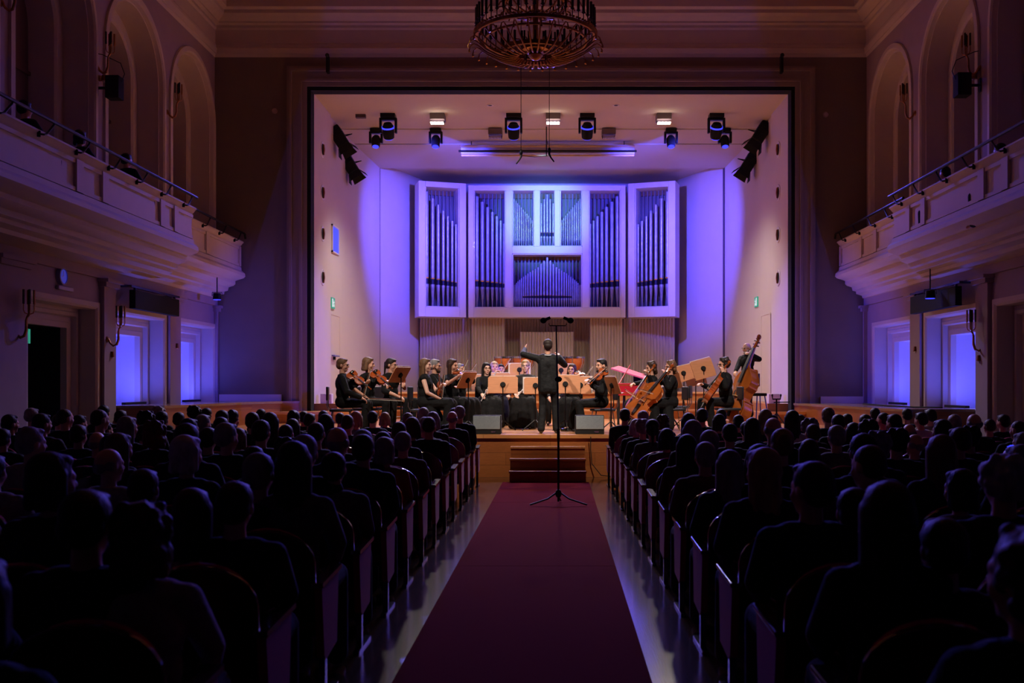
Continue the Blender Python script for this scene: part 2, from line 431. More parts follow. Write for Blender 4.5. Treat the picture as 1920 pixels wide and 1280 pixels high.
# low step in front of the piers
sa = MB(); sa.box(-6.6, 23.15, ZS, -4.85, 26.6, 1.03); sa.box(5.0, 23.2, ZS, 6.0, 26.6, 1.0)
sa.box(-5.77, 24.3, 1.03, -5.2, 26.6, 1.2); sa.box(5.3, 24.3, 1.0, 5.8, 26.6, 1.2)
ti = MB()
def tier(mb, y, z, x0, x1, ye): mb.box(x0, y, ZS-.05, x1, ye, z)
tier(ti, 26.4, 1.0, -5.8, 5.85, 36); tier(ti, 27.15, 1.2, -5.8, 5.85, 36); tier(ti, 28.7, 1.45, -5.8, 5.85, 36.2)
for b in list(sa.v): pass
o = struct('floor_side_steps', sa, M_stage, 0); struct('floor_riser_tiers', ti, M_stage, 0)
ns = MB()
for (y, z) in ((26.37, 1.0), (27.12, 1.2), (28.67, 1.45)): ns.box(-5.75, y, z-.04, 5.8, y+.06, z+.006)
for (x0, x1) in ((-6.6, -4.85), (5.0, 6.0)): ns.box(x0, 23.12, .97, x1, 23.18, 1.035)
struct('trim_step_nosings', ns, mat('step_edge', srgb(238, 190, 140), .3), 0)
t = thing('stage_steps', 'wooden steps with pale edges up to the stage at the aisle end', 'steps', (-.045, 17.8, 0))
tb = MB(); fb = MB()
for k, (y, z) in enumerate(((16.92, .19), (17.22, .38), (17.52, .57))):
    tb = MB().box(-.66, y-17.8-.02, z-.035, .66, .0, z); obj('tread', tb, M_stage, t, bevel=.004)
    fb.box(-.65, y-17.8, z-.19, .65, 0, z-.035)
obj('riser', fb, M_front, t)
for sx in (-.69, .69): obj('side_board', MB().box(sx-.02, -.9, 0, sx+.02, 0, .57).mat(0), M_front, t) if False else None

# stage box walls
sw = MB()
LW = [(-5.77, YB+.3), (-5.77, 26.15), (-5.84, 26.15), (-5.80, 27.7), (-5.84, 27.72), (-5.76, 29.4), (-5.76, 29.45), (-5.57, 32.5), (-5.62, 32.5), (-5.62, 32.62), (-5.57, 32.62), (-4.55, 35.3), (-4.45, 36)]
RW = [(5.80, YB+.3), (5.80, 26.15), (5.87, 26.15), (5.83, 27.7), (5.87, 27.72), (5.79, 29.4), (5.79, 29.45), (5.69, 32.5), (5.76, 32.5), (5.76, 32.75), (5.66, 32.75), (4.55, 35.3), (4.45, 36)]
for nm, LWx in (('left', LW), ('right', RW)):
    m_ = MB()
    for (a, b) in zip(LWx[:-1], LWx[1:]): m_.quad((a[0], a[1], .7), (b[0], b[1], .7), (b[0], b[1], 9.1), (a[0], a[1], 9.1))
    struct('wall_stage_'+nm, m_, M_stagewall, 0)
bw = MB().box(-4.6, 36, .7, 4.6, 36.1, 9.1); struct('wall_stage_back', bw, M_stagewall, 0)
gr = MB(); gr.box(-5.63, 32.5, 1.45, -5.57, 32.6, 8.85); gr.box(5.67, 32.46, 1.45, 5.77, 32.8, 8.85)
struct('trim_wall_grooves', gr, mat('groove', srgb(90, 70, 90), .8), 0)
sc_ = MB()
sc_.box(-5.9, YB+.3, PZ, 5.95, 26.1, PZ+.3); sc_.box(-5.9, 26.1, PZ+.02, 5.95, 27.67, PZ+.3); sc_.box(-5.9, 27.67, PZ, 5.95, 29.28, PZ+.3)
sc_.box(-5.9, 29.34, PZ-.01, 5.95, 32.57, PZ+.3); sc_.box(-5.9, 32.57, PZ+.18, 5.95, 36.1, PZ+.3)
struct('ceiling_stage', sc_, M_stageceil, 0)
struct('trim_ceiling_slot', MB().box(-5.9, 29.28, PZ+.05, 5.95, 29.34, PZ+.3), M_blackmatte, 0)

# ribbed wood wall under the organ
def ribbed(name, x0, x1, y, z0, z1, pitch=.105, xf=None):
    m_ = MB(); n = max(2, int(round((x1-x0)/pitch))); p = (x1-x0)/n; prof = []
    for i in range(n):
        a = x0+i*p
        prof += [(a, y), (a+p*.30, y-.055), (a+p*.62, y-.055), (a+p*.70, y)]
    prof.append((x1, y))
    prof2 = [(x0, y+.2)]+prof+[(x1, y+.2)]
    m_.sweep(prof2, 'z', z0, z1)
    m_.quad((x0, y-.03, z1), (x1, y-.03, z1), (x1, y+.2, z1), (x0, y+.2, z1))
    if xf: m_.xf(xf)
    return struct(name, m_, M_ribs, 0)
S = lambda px, Y: (px-VX)*Y/F
ribbed('wall_ribbed_centre', S(945, 35.4), S(1107, 35.4), 35.4, 1.45, 4.6)
ribbed('wall_ribbed_left_pier', S(884, 34.5), S(946, 34.5), 34.5, 1.45, 4.05)
ribbed('wall_ribbed_right_pier', S(1106, 34.5), S(1167, 34.5), 34.5, 1.45, 4.05)
ribbed('wall_ribbed_left', S(785, 34.6), S(883, 34.8), 34.9, 1.45, 4.0)
ribbed('wall_ribbed_right', S(1168, 34.8), S(1267, 34.6), 34.9, 1.45, 4.0)
ribbed('wall_ribbed_block', S(975, 34.6), S(1075, 34.6), 34.6, 1.45, 3.5)

# ============================================================ ORGAN
YO = 34.0; so = F/YO
OX = lambda px: (px-VX)/so
OZ = lambda py: H+(VY-py)/so
org = thing('pipe_organ', 'large pipe organ in white frames lit blue on the stage back wall', 'organ', (OX(1026), YO, OZ(595)))
ox0, oy0, oz0 = org.location
def L(x, y, z): return (x-ox0, y-oy0, z-oz0)
def ofr(name, rects, d0=-.0, d1=.75, M=None):
    m_ = MB()
    for (a, b, c, d) in rects:   # px0, py0, px1, py1
        m_.box(OX(a)-ox0, d0, OZ(d)-oz0, OX(c)-ox0, d1, OZ(b)-oz0)
    if M: m_.xf(M)
    return obj(name, m_, M_white, org, smooth=0, bevel=.012)
ofr('case_frame', [(878, 347, 888, 595), (1164, 347, 1173, 595), (948, 357, 960, 577), (1092, 357, 1104, 577), (1002, 357, 1012, 462), (1040, 357, 1050, 462),
                   (888, 347, 1164, 357), (960, 462, 1092, 475), (888, 577, 1164, 595)])
ofr('case_moulding', [(888, 357, 890, 577), (946, 357, 948, 577), (888, 575, 948, 577), (1104, 357, 1106, 577), (1162, 357, 1164, 577), (1104, 575, 1164, 577),
                      (960, 357, 962, 462), (1000, 357, 1002, 462), (1012, 357, 1013, 462), (1039, 357, 1040, 462), (1050, 357, 1052, 462), (1090, 357, 1092, 462),
                      (960, 475, 962, 577), (1090, 475, 1092, 577), (960, 460, 1092, 462), (960, 475, 1092, 477), (960, 575, 1092, 577)], .04, .6)
M_back = mat('organ_back_slats', srgb(112, 104, 124), .5)
M_inner = mat('organ_inner_wood', srgb(128, 92, 72), .6, noise=.2, nscale=10)
def backing(a, b, c, d, M=None, n=None):
    m_ = MB(); x0, x1 = OX(a)-ox0, OX(c)-ox0; z0, z1 = OZ(d)-oz0, OZ(b)-oz0
    m_.box(x0, .68, z0, x1, .74, z1)
    n = n or int((x1-x0)/.125)
    for i in range(n):
        x = x0+(i+.5)*(x1-x0)/n; m_.box(x-.018, .56, z0, x+.018, .66, z1)
    m_.mat(1).box(x0, .60, z1-.16, x1, .67, z1); m_.mat(0)
    if M: m_.xf(M)
    obj('slat_backing', m_, [M_back, M_inner], org, smooth=0)
for r_ in ((888, 357, 948, 577), (1104, 357, 1164, 577), (960, 357, 1002, 462), (1012, 357, 1040, 462), (1050, 357, 1092, 462), (960, 475, 1092, 577)): backing(*r_)
def pipe(px, ytop, wpx, ymouth, ylip, yfoot, ybot, dy=.3, M=None, mouth=True):
    r = wpx/2/so; x = OX(px)-ox0; zt, zm, zl, zf, zb = [OZ(q)-oz0 for q in (ytop, ymouth, ylip, yfoot, ybot)]
    m_ = MB(); m_.cyl((x, dy, zf), (x, dy, zt), r, r, 14); m_.cyl((x, dy, zb), (x, dy, zf), r*.22, r, 14)
    if mouth:
        m_.mat(1).cyl((x, dy-.006, zl), (x, dy-.006, zm), r*1.02, r*1.02, 14); m_.mat(2).ell((x, dy-r*.75, zm), (r*.82, r*.4, r*.55), seg=8, rings=6)
        m_.mat(0).cyl((x, dy, zf-.01), (x, dy, zl), r*1.1, r*1.1, 14)
    else: m_.mat(0).cyl((x, dy, zf-.02), (x, dy, zf+.02), r*1.15, r*1.15, 10)
    if M: m_.xf(M)
    obj('pipe', m_, [M_pipe, M_lip, M_gold], org, smooth=40)
def mir(px): return 2*1025.8-px
cl = [(893, 365.7, 8.4), (903.4, 376, 8.0), (913.5, 385.6, 7.4), (922.2, 395, 6.8), (930.6, 403, 6.2), (938, 411, 5.6), (944.2, 417, 4.8)]
for k, (x, yt, w_) in enumerate(cl):
    for X_ in (x, mir(x)): pipe(X_, yt, w_, 524.6+k, 536+k*.3, 540, 576)
for k in range(11):
    x = 963.3+k*3.45; w_ = 3.0-k*.11
    for X_ in (x, mir(x)): pipe(X_, 370+k*4.0, w_, 440, 445, 447, 461, mouth=False)
for k, yt in enumerate((378.6, 370.4, 361.7, 370.4, 378.6)): pipe(1026+(k-2)*5.6, yt, 4.6, 434, 441, 443, 461)
for k in range(-15, 16):
    a = abs(k); off = (a*6.1-a*a*.125)*(1 if k > 0 else -1)
    yt = 480.5+(a*6.3 if a < 3 else 18.9+(a-3)*2.95) - (0 if a else 0)
    pipe(1026+off, min(yt, 533), 4.6-a*.15, 552.5+a*.15, 558-a*.1, 560, 576, dy=.3, mouth=(a < 10))
# side cases, turned towards the hall
def wing(sg):
    inner = OX(875 if sg < 0 else 1178)-ox0
    T = Matrix.Translation((inner, 0, 0)) @ Matrix.Rotation(R(18)*(-1 if sg > 0 else 1), 4, 'Z') @ Matrix.Scale(1.03, 4, Vector((1, 0, 0))) @ Matrix.Translation((-inner, 0, 0))
    m = (lambda q: q) if sg < 0 else mir
    def rc(a, b, c, d): return (a, b, c, d) if sg < 0 else (m(c), b, m(a), d)
    ofr('side_case_frame', [rc(787, 344, 799, 595), rc(862, 344, 874, 595), rc(799, 344, 862, 354), rc(799, 577, 862, 595)], 0, .75, T)
    ofr('side_case_moulding', [rc(799, 354, 801, 577), rc(860, 354, 862, 577), rc(801, 575, 860, 577)], .04, .6, T)
    backing(*rc(799, 354, 862, 577), M=T)
    for k, (x, yt, w_) in enumerate([(804.5, 361, 8.2), (815.3, 373, 8.0), (825.6, 384, 7.4), (835, 395, 6.8), (843.4, 405, 6.0), (851.6, 413, 5.6), (858.6, 419, 4.8)]):
        pipe(m(x), yt, w_, 521.6+k*1.2, 533+k*.6, 538, 575, M=T)
wing(-1); wing(1)
obj('side_slot', MB().box(OX(876)-ox0, .3, 0, OX(878)-ox0, .7, OZ(347)-oz0), M_inner, org); obj('side_slot', MB().box(OX(1173)-ox0, .3, 0, OX(1176)-ox0, .7, OZ(347)-oz0), M_inner, org)

# ============================================================ BALCONIES
def balcony(sg, Xw, segs, strips, name, y_end):
    PR = [(.0, 5.10), (.09, 5.10), (.10, 5.07), (.07, 5.05), (.05, 5.02), (.02, 4.99), (0, 4.97), (0, 4.50), (.04, 4.48), (.05, 4.40), (.09, 4.37), (.13, 4.33), (.14, 4.26), (.10, 4.22), (-.06, 4.17), (-.10, 4.15), (-.10, 4.08), (-.14, 4.04), (-.26, 4.0), (-.28, 3.92), (-.36, 3.9), (-.37, 3.84), (-.5, 3.80), (-.52, 3.74)]
    root_m = MB()
    for (Xf, y0, y1) in segs:
        prof = [(Xf+sg*.3, 5.10)]+[(Xf+(-sg)*o, z) for o, z in PR]+[(Xw, 3.72)]
        root_m.sweep(prof, 'y', y0, y1)
        root_m.add([(x, y1, z) for x, z in prof]+[(Xw, y1, 5.10)], [tuple(range(len(prof)+1))])
        x_in = Xf+sg*.03; root_m.box(min(x_in, Xf+sg*.3), y0, 4.4, max(x_in, Xf+sg*.3), y1-.01, 5.09)
        root_m.box(min(Xf, Xw), y0, 4.2, max(Xf, Xw), y1, 4.36)
    b = struct('balcony_'+name, root_m, M_cream, 30)
    sm = MB()
    for (Xf, ya, yb) in strips:   # pilaster strips and raised panel frames
        x0, x1 = sorted((Xf, Xf-sg*.05)); sm.box(x0, ya, 4.50, x1, yb, 4.97)
    for (Xf, y0, y1) in segs:
        x0, x1 = sorted((Xf, Xf-sg*.03)); sm.box(x0, y0, 4.50, x1, y1, 4.56); sm.box(x0, y0, 4.91, x1, y1, 4.97)
    struct('trim_balcony_strips_'+name, sm, M_cream, 0)
    # hand rail
    t = thing('balcony_rail', '%s tubular handrail on bracket hooks above the %s balcony ledge' % ('long', name), 'rail', (segs[0][0], 10, 5.15))
    rx, ry, rz = t.location
    for (Xf, y0, y1) in segs:
        X_ = Xf-sg*.14; rr = MB()
        pts = [(X_-rx, y0-ry, .13), (X_-rx, y1-ry-.1, .13)]
        if y1 > 23: pts += [(X_-rx, y1-ry-.05, .12), (X_-rx-.0, y1-ry, .02)]
        rr.tube(pts, .026, 8); obj('handrail', rr, M_black, t)
        y = y1-.35
        while y > y0 and y > 3:
            br = MB(); br.tube([(X_-rx, y-ry, .12), (X_-rx, y-ry-.02, .08), (X_-rx, y-ry-.2, -.08), (X_-rx, y-ry-.28, -.11), (X_-rx+sg*.06, y-ry-.32, -.11)], .015, 6)
            br.cyl((X_-rx+sg*.05, y-ry-.32, -.15), (X_-rx+sg*.05, y-ry-.32, -.07), .025, seg=8); obj('rail_bracket', br, M_black, t); y -= 1.06
st_l = [(-6.99, 14.6, 14.82), (-6.99, 15.45, 15.67), (-6.99, 17.75, 17.95), (-6.99, 18.4, 18.6), (-6.99, 11.6, 11.8), (-6.99, 12.3, 12.5), (-6.99, 8.5, 8.7), (-6.99, 9.2, 9.4), (-7.47, 21.5, 21.7), (-7.47, 23.8, 23.9), (-7.47, 19.45, 19.6)]
st_r = [(6.66, 14.4, 14.62), (6.66, 15.2, 15.42), (6.66, 17.6, 17.8), (6.66, 18.35, 18.55), (6.66, 11.4, 11.6), (6.66, 12.2, 12.4), (6.66, 8.5, 8.7), (6.98, 21.2, 21.4), (6.98, 22.2, 22.4), (6.98, 23.8, 23.9), (6.98, 19.3, 19.45)]
balcony(-1, XL, [(-6.99, -3, 19.4), (-7.47, 19.4, 23.93)], st_l, 'left', 23.9)
balcony(1, XR, [(6.66, -3, 19.3), (6.98, 19.3, 23.93)], st_r, 'right', 23.9)

# ============================================================ CARPET
for k, (ya, yb) in enumerate(((13.95, 16.88), (9.05, 13.94), (1.5, 9.04))):
    def cx(Y, e):
        t_ = (Y-17.3)/(5.5-17.3)
        return (-.807+(-.875+.807)*t_) if e < 0 else (.659+(.562-.659)*t_)
    m_ = MB(); zz = .010
    a = [(cx(ya, -1), ya), (cx(ya, 1), ya), (cx(yb, 1), yb), (cx(yb, -1), yb)]
    m_.prism(a, 'z', .001, zz)
    tag(obj('carpet_runner', m_, M_carpet, smooth=0), 'dark red aisle carpet, ' + ('far length reaching the stage steps' if k == 0 else 'middle length under the tall microphone stand' if k == 1 else 'near length running out of the picture'), 'carpet', 'red carpet lengths in the aisle')

# ============================================================ FIXTURES ON THE STAGE CEILING AND WALLS
M_lens = mat('blue_lens', (.02, .02, .5, 1), .1, emis=(.05, .06, 1, 1), estr=1.2)
M_led = mat('lit_led_strip', (1, 1, 1, 1), .5, emis=(1, .82, .74, 1), estr=7)
M_ledoff = mat('unlit_led_strip', srgb(150, 140, 120), .3)
ZC = PZ
def moving_head(tilt, small):
    t = thing('moving_head_light', '', 'stage light')
    s = .8 if small else 1.0
    m_ = MB().box(-.19*s, -.14*s, -.11*s, .19*s, .14*s, 0); obj('base', m_, M_black, t, bevel=.01)
    y = MB()
    for sx in (-1, 1): y.box(sx*.2*s-.03, -.06, -.5*s, sx*.2*s+.03, .06, -.1*s)
    y.box(-.2*s, -.07, -.17*s, .2*s, .07, -.1*s); obj('yoke', y, M_black, t, bevel=.012)
    T = Matrix.Translation((0, 0, -.42*s)) @ Matrix.Rotation(tilt, 4, 'X')
    h = MB().lathe([(0, .2*s), (.1*s, .19*s), (.15*s, .1*s), (.155*s, -.05*s), (.14*s, -.2*s), (.12*s, -.22*s), (0, -.22*s)], seg=18, M=T)
    hd = obj('lamp_head', h, M_blackmatte, t)
    obj('lens', MB().cyl(T @ Vector((0, 0, -.222*s)), T @ Vector((0, 0, -.235*s)), .11*s, .11*s, 16), M_lens, hd)
    if not small: obj('blue_ring', MB().lathe([(.145*s, .06*s), (.165*s, .06*s), (.165*s, .1*s), (.14*s, .1*s)], seg=18, M=T), M_lens, hd)
    return t
big = moving_head(R(35), False); big.location = (S(728, 26.1), 26.1, ZC)
big['label'] = 'black moving head stage light with blue ring, leftmost of the front four'; big['group'] = 'moving head lights on the stage ceiling'
for px, l in ((963, 'second from the left of the front four'), (1101, 'third from the left of the front four'), (1343, 'rightmost of the front four')):
    dup(big, (S(px, 26.1), 26.1, ZC), label='black moving head stage light with blue ring, '+l)
sm_ = moving_head(R(-20), True); sm_.location = (S(705, 27.6), 27.6, ZC); sm_['group'] = 'small spotlights behind the front row'
sm_['label'] = 'small black ceiling spotlight, leftmost of the rear four'
for px, l in ((817, 'second from the left of the rear four'), (1258, 'third from the left of the rear four'), (1359, 'rightmost of the rear four')):
    dup(sm_, (S(px, 27.6), 27.6, ZC), label='small black ceiling spotlight, '+l)
def led_panel(lit):
    t = thing('led_floodlight', '', 'stage light')
    obj('housing', MB().box(-.19, -.2, -.16, .19, .2, 0), mat('panel_housing', srgb(110, 95, 90), .5), t, bevel=.008)
    m_ = MB()
    for k in range(4): m_.box(-.17+k*.088, -.24, -.27, -.17+k*.088+.072, -.06, -.245)
    obj('lamp_bar', m_, M_led if lit else M_ledoff, t)
    obj('bracket', MB().box(-.18, -.03, -.25, -.165, .0, -.15).box(.165, -.03, -.25, .18, 0, -.15), M_black, t)
    return t
l1 = led_panel(True); l1.location = (S(821, 26.15), 26.15, ZC); l1['label'] = 'lit white LED panel on the stage ceiling, leftmost of three'; l1['group'] = 'lit panels on the stage ceiling'
dup(l1, (S(1037, 26.15), 26.15, ZC), label='lit white LED panel on the stage ceiling, middle of three')
dup(l1, (S(1244, 26.15), 26.15, ZC), label='lit white LED panel on the stage ceiling, rightmost of three')
l2 = led_panel(False); l2.location = (S(929, 27.7), 27.7, ZC); l2['label'] = 'unlit LED panel on the stage ceiling left of the screen cable'; l2['group'] = 'unlit panels on the stage ceiling'
dup(l2, (S(1141, 27.7), 27.7, ZC), label='unlit LED panel on the stage ceiling right of the screen cable')
tag(obj('ceiling_vent', MB().box(-.13, -.02, -.09, .13, .1, 0), mat('vent_grey', srgb(92, 78, 76), .7), loc=(S(676, 26.1), 26.1, ZC)), 'small grey vent under the stage ceiling left end', 'vent')
for px, w_ in ((919, 'left'), (1155, 'right')):
    t = thing('recessed_downlight', 'dark round recessed downlight in the stage ceiling, the %s one' % w_, 'ceiling light', (S(px, 25.25), 25.25, ZC))
    obj('rim', MB().lathe([(.055, 0), (.085, 0), (.085, -.012), (.055, -.012)], seg=20), M_white, t); obj('lens', MB().cyl((0, 0, -.004), (0, 0, -.008), .055), M_blackmatte, t)
# barn door spotlights on the side walls
def fresnel(sg):
    t = thing('barn_door_spotlight', '', 'stage light')
    T = Matrix.Rotation(sg*R(32), 4, 'Y')
    obj('lamp_body', MB().xf(Matrix()).box(-.16, -.17, -.28, .16, .17, .3, T), M_blackmatte, t, bevel=.03)
    fins = MB()
    for k in range(4): fins.box(-.17, -.18, .02+k*.06, .17, .18, .035+k*.06, T)
    obj('cooling_fins', fins, M_black, t)
    obj('lens', MB().cyl(T @ Vector((0, 0, -.285)), T @ Vector((0, 0, -.3)), .14, seg=18), M_lip, t)
    for (ax, s_) in (('x', 1), ('x', -1), ('y', 1), ('y', -1)):
        if ax == 'x': q = [(s_*.16, -.15, -.28), (s_*.16, .15, -.28), (s_*.27, .2, -.5), (s_*.27, -.2, -.5)]
        else: q = [(-.15, s_*.17, -.28), (.15, s_*.17, -.28), (.2, s_*.28, -.5), (-.2, s_*.28, -.5)]
        m_ = MB(); a = [T @ Vector(p) for p in q]; nrm = (a[1]-a[0]).cross(a[2]-a[1]).normalized()*.006
        m_.add(a+[p+nrm for p in a], [(0, 1, 2, 3), (7, 6, 5, 4), (0, 4, 5, 1), (1, 5, 6, 2), (2, 6, 7, 3), (3, 7, 4, 0)]); obj('barn_door', m_, M_blackmatte, t, smooth=0)
    obj('bracket', MB().tube([T @ Vector((0, -.2, .05)), T @ Vector((-sg*-.25, -.2, .1)), Vector((-sg*.34, 0, .1)), T @ Vector((-sg*-.25, .2, .1)), T @ Vector((0, .2, .05))], .014, 6), M_black, t)
    return t
fL = fresnel(-1); fL.location = P(636, 258, 26.9); fL['label'] = 'black barn door spotlight on the left stage wall, upper of two'; fL['group'] = 'barn door spotlights on the stage walls'
dup(fL, P(655, 308, 28.4), label='black barn door spotlight on the left stage wall, lower of two')
fR = fresnel(1); fR.location = P(1427, 250, 26.9); fR['label'] = 'black barn door spotlight on the right stage wall, upper of two'; fR['group'] = 'barn door spotlights on the stage walls'
dup(fR, P(1406, 304, 28.4), label='black barn door spotlight on the right stage wall, lower of two')
# round portholes in the side walls near the portal
names4 = ('topmost', 'second from the top', 'third from the top', 'lowest')
def porthole(sg):
    t = thing('round_vent', '', 'vent')
    T = Matrix.Rotation(R(90), 4, 'Y')
    obj('rim', MB().lathe([(.145, .004), (.19, .014), (.21, .0), (.19, -.014), (.145, -.004)], seg=24, M=T), M_white, t)
    obj('grille', MB().cyl((-.003, 0, 0), (.003, 0, 0), .15, seg=20), M_dark, t)
    bx = MB(); bx.tube([(0, .05, .13), (-.02*sg, .03, 0), (0, .05, -.13)], .035, 8); obj('flap', bx, M_brass, t); return t
for sg, nm, X_, pys, px in ((-1, 'left', -5.765, (280, 361, 438, 520), 605), (1, 'right', 5.79, (280, 361, 440, 521), 1459)):
    t = porthole(sg); Y_ = abs(X_)*F/abs(px-VX)
    for k, py in enumerate(pys):
        z = H+(VY-py)*Y_/F; lb = 'round vent in the %s portal side wall, %s of four' % (nm, names4[k])
        if k == 0: t.location = (X_, Y_, z); t['label'] = lb; t['group'] = 'round vents in the %s portal wall' % nm
        else: dup(t, (X_, Y_, z), label=lb)
# control room window, exit sign, door in the left side wall
t = thing('control_window', 'small blue-lit window high in the left stage wall', 'window', (-5.80, 26.9, H+(VY-450)*26.9/F))
obj('window_frame', MB().box(-.03, -.42, -.37, .015, .42, -.33).box(-.03, -.42, .33, .015, .42, .37).box(-.03, -.42, -.37, .015, -.38, .37).box(-.03, .38, -.37, .015, .42, .37), M_white, t)
obj('pane', MB().box(-.02, -.4, -.35, -.01, .4, .35), mat('blue_window', (.04, .04, .5, 1), .3, emis=(.03, .06, 1, 1), estr=1.1), t)
def exit_sign(px, py, X_, lb):
    Y_ = abs(X_)*F/abs(px-VX); t = thing('exit_sign', lb, 'sign', (X_, Y_, H+(VY-py)*Y_/F))
    g = mat('sign_green', (.0, .12, .07, 1), .4, emis=(.02, .25, .16, 1), estr=1.0); wv = mat('sign_white', (.6, .7, .7, 1), .4, emis=(.5, .7, .7, 1), estr=.6)
    s_ = 1 if X_ < 0 else -1
    obj('sign_box', MB().box(-.03, -.2, -.14, .03, .2, .14), g, t)
    m_ = MB(); x0, x1 = (.03, .034) if s_ > 0 else (-.034, -.03)
    m_.box(x0, -.16, -.11, x1, -.03, .11)           # doorway
    m_.ell(((x0+x1)/2, .07, .07), (.003, .02, .022), seg=8, rings=5)
    m_.box(x0, .04, -.03, x1, .09, .05)
    Tm = lambda a, b, c, d: m_.tube([((x0+x1)/2, a, b), ((x0+x1)/2, c, d)], .011, 4)
    Tm(.05, -.03, .0, -.1); Tm(.08, -.03, .13, -.1); Tm(.05, .04, .01, .0); Tm(.08, .04, .14, .03)
    obj('running_figure', m_, wv, t, smooth=0)
exit_sign(623, 568, -5.82, 'green running-man exit sign on the left stage wall')
exit_sign(1419, 566, 5.85, 'green running-man exit sign on the right stage wall')
for k, (X_, a, b, pt) in enumerate(((-5.815, 26.3, 27.4, 592), (5.845, 26.4, 27.5, 590))):
    z = H+(VY-pt)*26.9/F; s_ = 1 if X_ < 0 else -1
    m_ = MB(); zb = 1.2
    x0, x1 = sorted((X_-s_*.02, X_+s_*.012)); m_.box(x0, a, zb, x1, b, z)
    x0, x1 = sorted((X_+s_*.012, X_+s_*.02)); m_.box(x0, a-.03, zb, x1, a, z+.03); m_.box(x0, b, zb, x1, b+.03, z+.03); m_.box(x0, a, z, x1, b, z+.03)
    struct('door_%d' % (7+k), m_, M_stagewall, 0)
# wall lamp shelf near left violinist
t = thing('wall_handrail', 'short blue-grey rail on the left wall behind the first violinist', 'rail', P(627, 667, 26.6)); t.location.x = -5.76
obj('rail_bar', MB().box(-.02, -.3, -.02, .06, .35, .02), mat('blue_grey', srgb(130, 130, 190), .4), t); obj('bracket', MB().box(-.06, -.02, -.1, .02, .02, .0), M_black, t)
# white box at the foot of each pier
for nm, px in (('left', 612), ('right', 1451)):
    p = P(px, 757, 24.5); z0 = 1.2
    tag(obj('floor_socket_box', MB().box(-.14, -.1, 0, .14, .1, .24), M_white, loc=(p.x*1.0, 24.55, 1.2), bevel=.01), 'white box on the low step at the foot of the %s portal wall' % nm, 'box')
# projection screen housing and the slim bars over the stage
t = thing('projection_screen', 'rolled-up projection screen housing with bars under the stage ceiling', 'projection screen', P(1027, 283, 29.0))
Wd = S(1190, 29)-S(865, 29)
obj('housing', MB().box(-Wd/2, -.1, -.10, Wd/2, .12, .16), M_white, t, bevel=.02)
obj('upper_bar', MB().cyl((-Wd/2, -.14, .1), (Wd/2, -.14, .1), .03), mat('bar_cream', srgb(205, 175, 140), .4), t)
obj('lower_bar', MB().cyl((-Wd/2-.06, -.16, -.04), (Wd/2+.05, -.16, -.04), .03), M_black, t)
obj('bottom_batten', MB().cyl((-Wd/2+.02, -.14, -.16), (Wd/2-.02, -.14, -.16), .03), MATS['bar_cream'], t)
for x in (-Wd/2+.3, 0, Wd/2-.3): obj('hanger', MB().cyl((x, 0, .1), (x, 0, PZ-t.location.z), .012), M_black, t)

# ---------------------------------------------------- hanging microphones
def hang_mic(px, py, lb):
    p = P(px, py, 17.0); t = thing('hanging_microphone', lb, 'microphone', p)
    obj('cable', MB().cyl((0, 0, .1), (0, 0, 10.9-p.z), .006, seg=6), M_blackmatte, t)
    s_ = -1 if px < 1000 else 1
    obj('mic_body', MB().tube([(0, 0, .14), (0, 0, .02), (s_*.03, -.02, -.04), (s_*.08, -.04, -.11)], [.016, .018, .013, .012], 8), M_black, t)
    obj('clamp', MB().ell((0, 0, .09), (.03, .03, .05)), M_black, t); return t
hang_mic(977, 296, 'thin black hanging microphone on a long cable, the left one')
t = hang_mic(1030, 292, 'thin black hanging microphone on a long cable, the right one')
obj('stiffener_rod', MB().cyl((-.05, 0, .0), (-.05, 0, .5), .01, seg=6), M_black, t)
pa, pb_ = P(977, 292, 17), P(1029, 292, 17)
tag(obj('spacer_wire', MB().tube([pa, (pa+pb_)/2-Vector((0, 0, .02)), pb_], .005, 6), M_black), 'thin horizontal wire joining the two hanging microphones', 'wire')

# ---------------------------------------------------- chandelier
CHY = 16.0; cc = P(1004, 72, CHY)
ch = thing('chandelier', 'huge round brass chandelier with rings of unlit candle tubes', 'chandelier', cc)
M_cand = mat('dark_candle_tube', srgb(62, 44, 40), .5, .3)
Rr = .95
obj('outer_ring', MB().lathe([(Rr-.02, .0), (Rr+.02, .0), (Rr+.025, .05), (Rr-.02, .05), (Rr-.02, 0)], seg=64), M_brass, ch)
bd = MB()
for k in range(96):
    a = 2*pi*k/96; bd.ell((Rr*1.03*cos(a), Rr*1.03*sin(a), .07), (.02, .02, .02), seg=6, rings=4)
obj('bead_ring', bd, M_brass, ch)['kind'] = 'stuff'
obj('hub', MB().lathe([(0, -.36), (.06, -.34), (.12, -.28), (.10, -.22), (.22, -.2), (.24, -.16), (.08, -.1), (.04, 0), (.05, .6), (.12, .66), (.05, .75), (.035, 3.6), (.0, 3.6)], seg=24), M_brass, ch)
obj('lower_ring', MB().lathe([(.50, -.26), (.55, -.26), (.55, -.2), (.50, -.2), (.5, -.26)], seg=48), M_brass, ch)
obj('middle_ring', MB().lathe([(.80, -.07), (.83, -.07), (.83, -.04), (.80, -.04), (.8, -.07)], seg=48), M_brass, ch)
arm = MB().tube([(.27, 0, -.28), (.34, 0, -.33), (.45, 0, -.33), (.62, 0, -.28), (.8, 0, -.19), (.94, 0, -.08), (1.0, 0, -.05), (1.06, 0, -.09), (1.08, 0, -.16), (1.07, 0, -.19)], [.014, .016, .013, .014, .013, .013, .009, .009, .014, .018], 8)
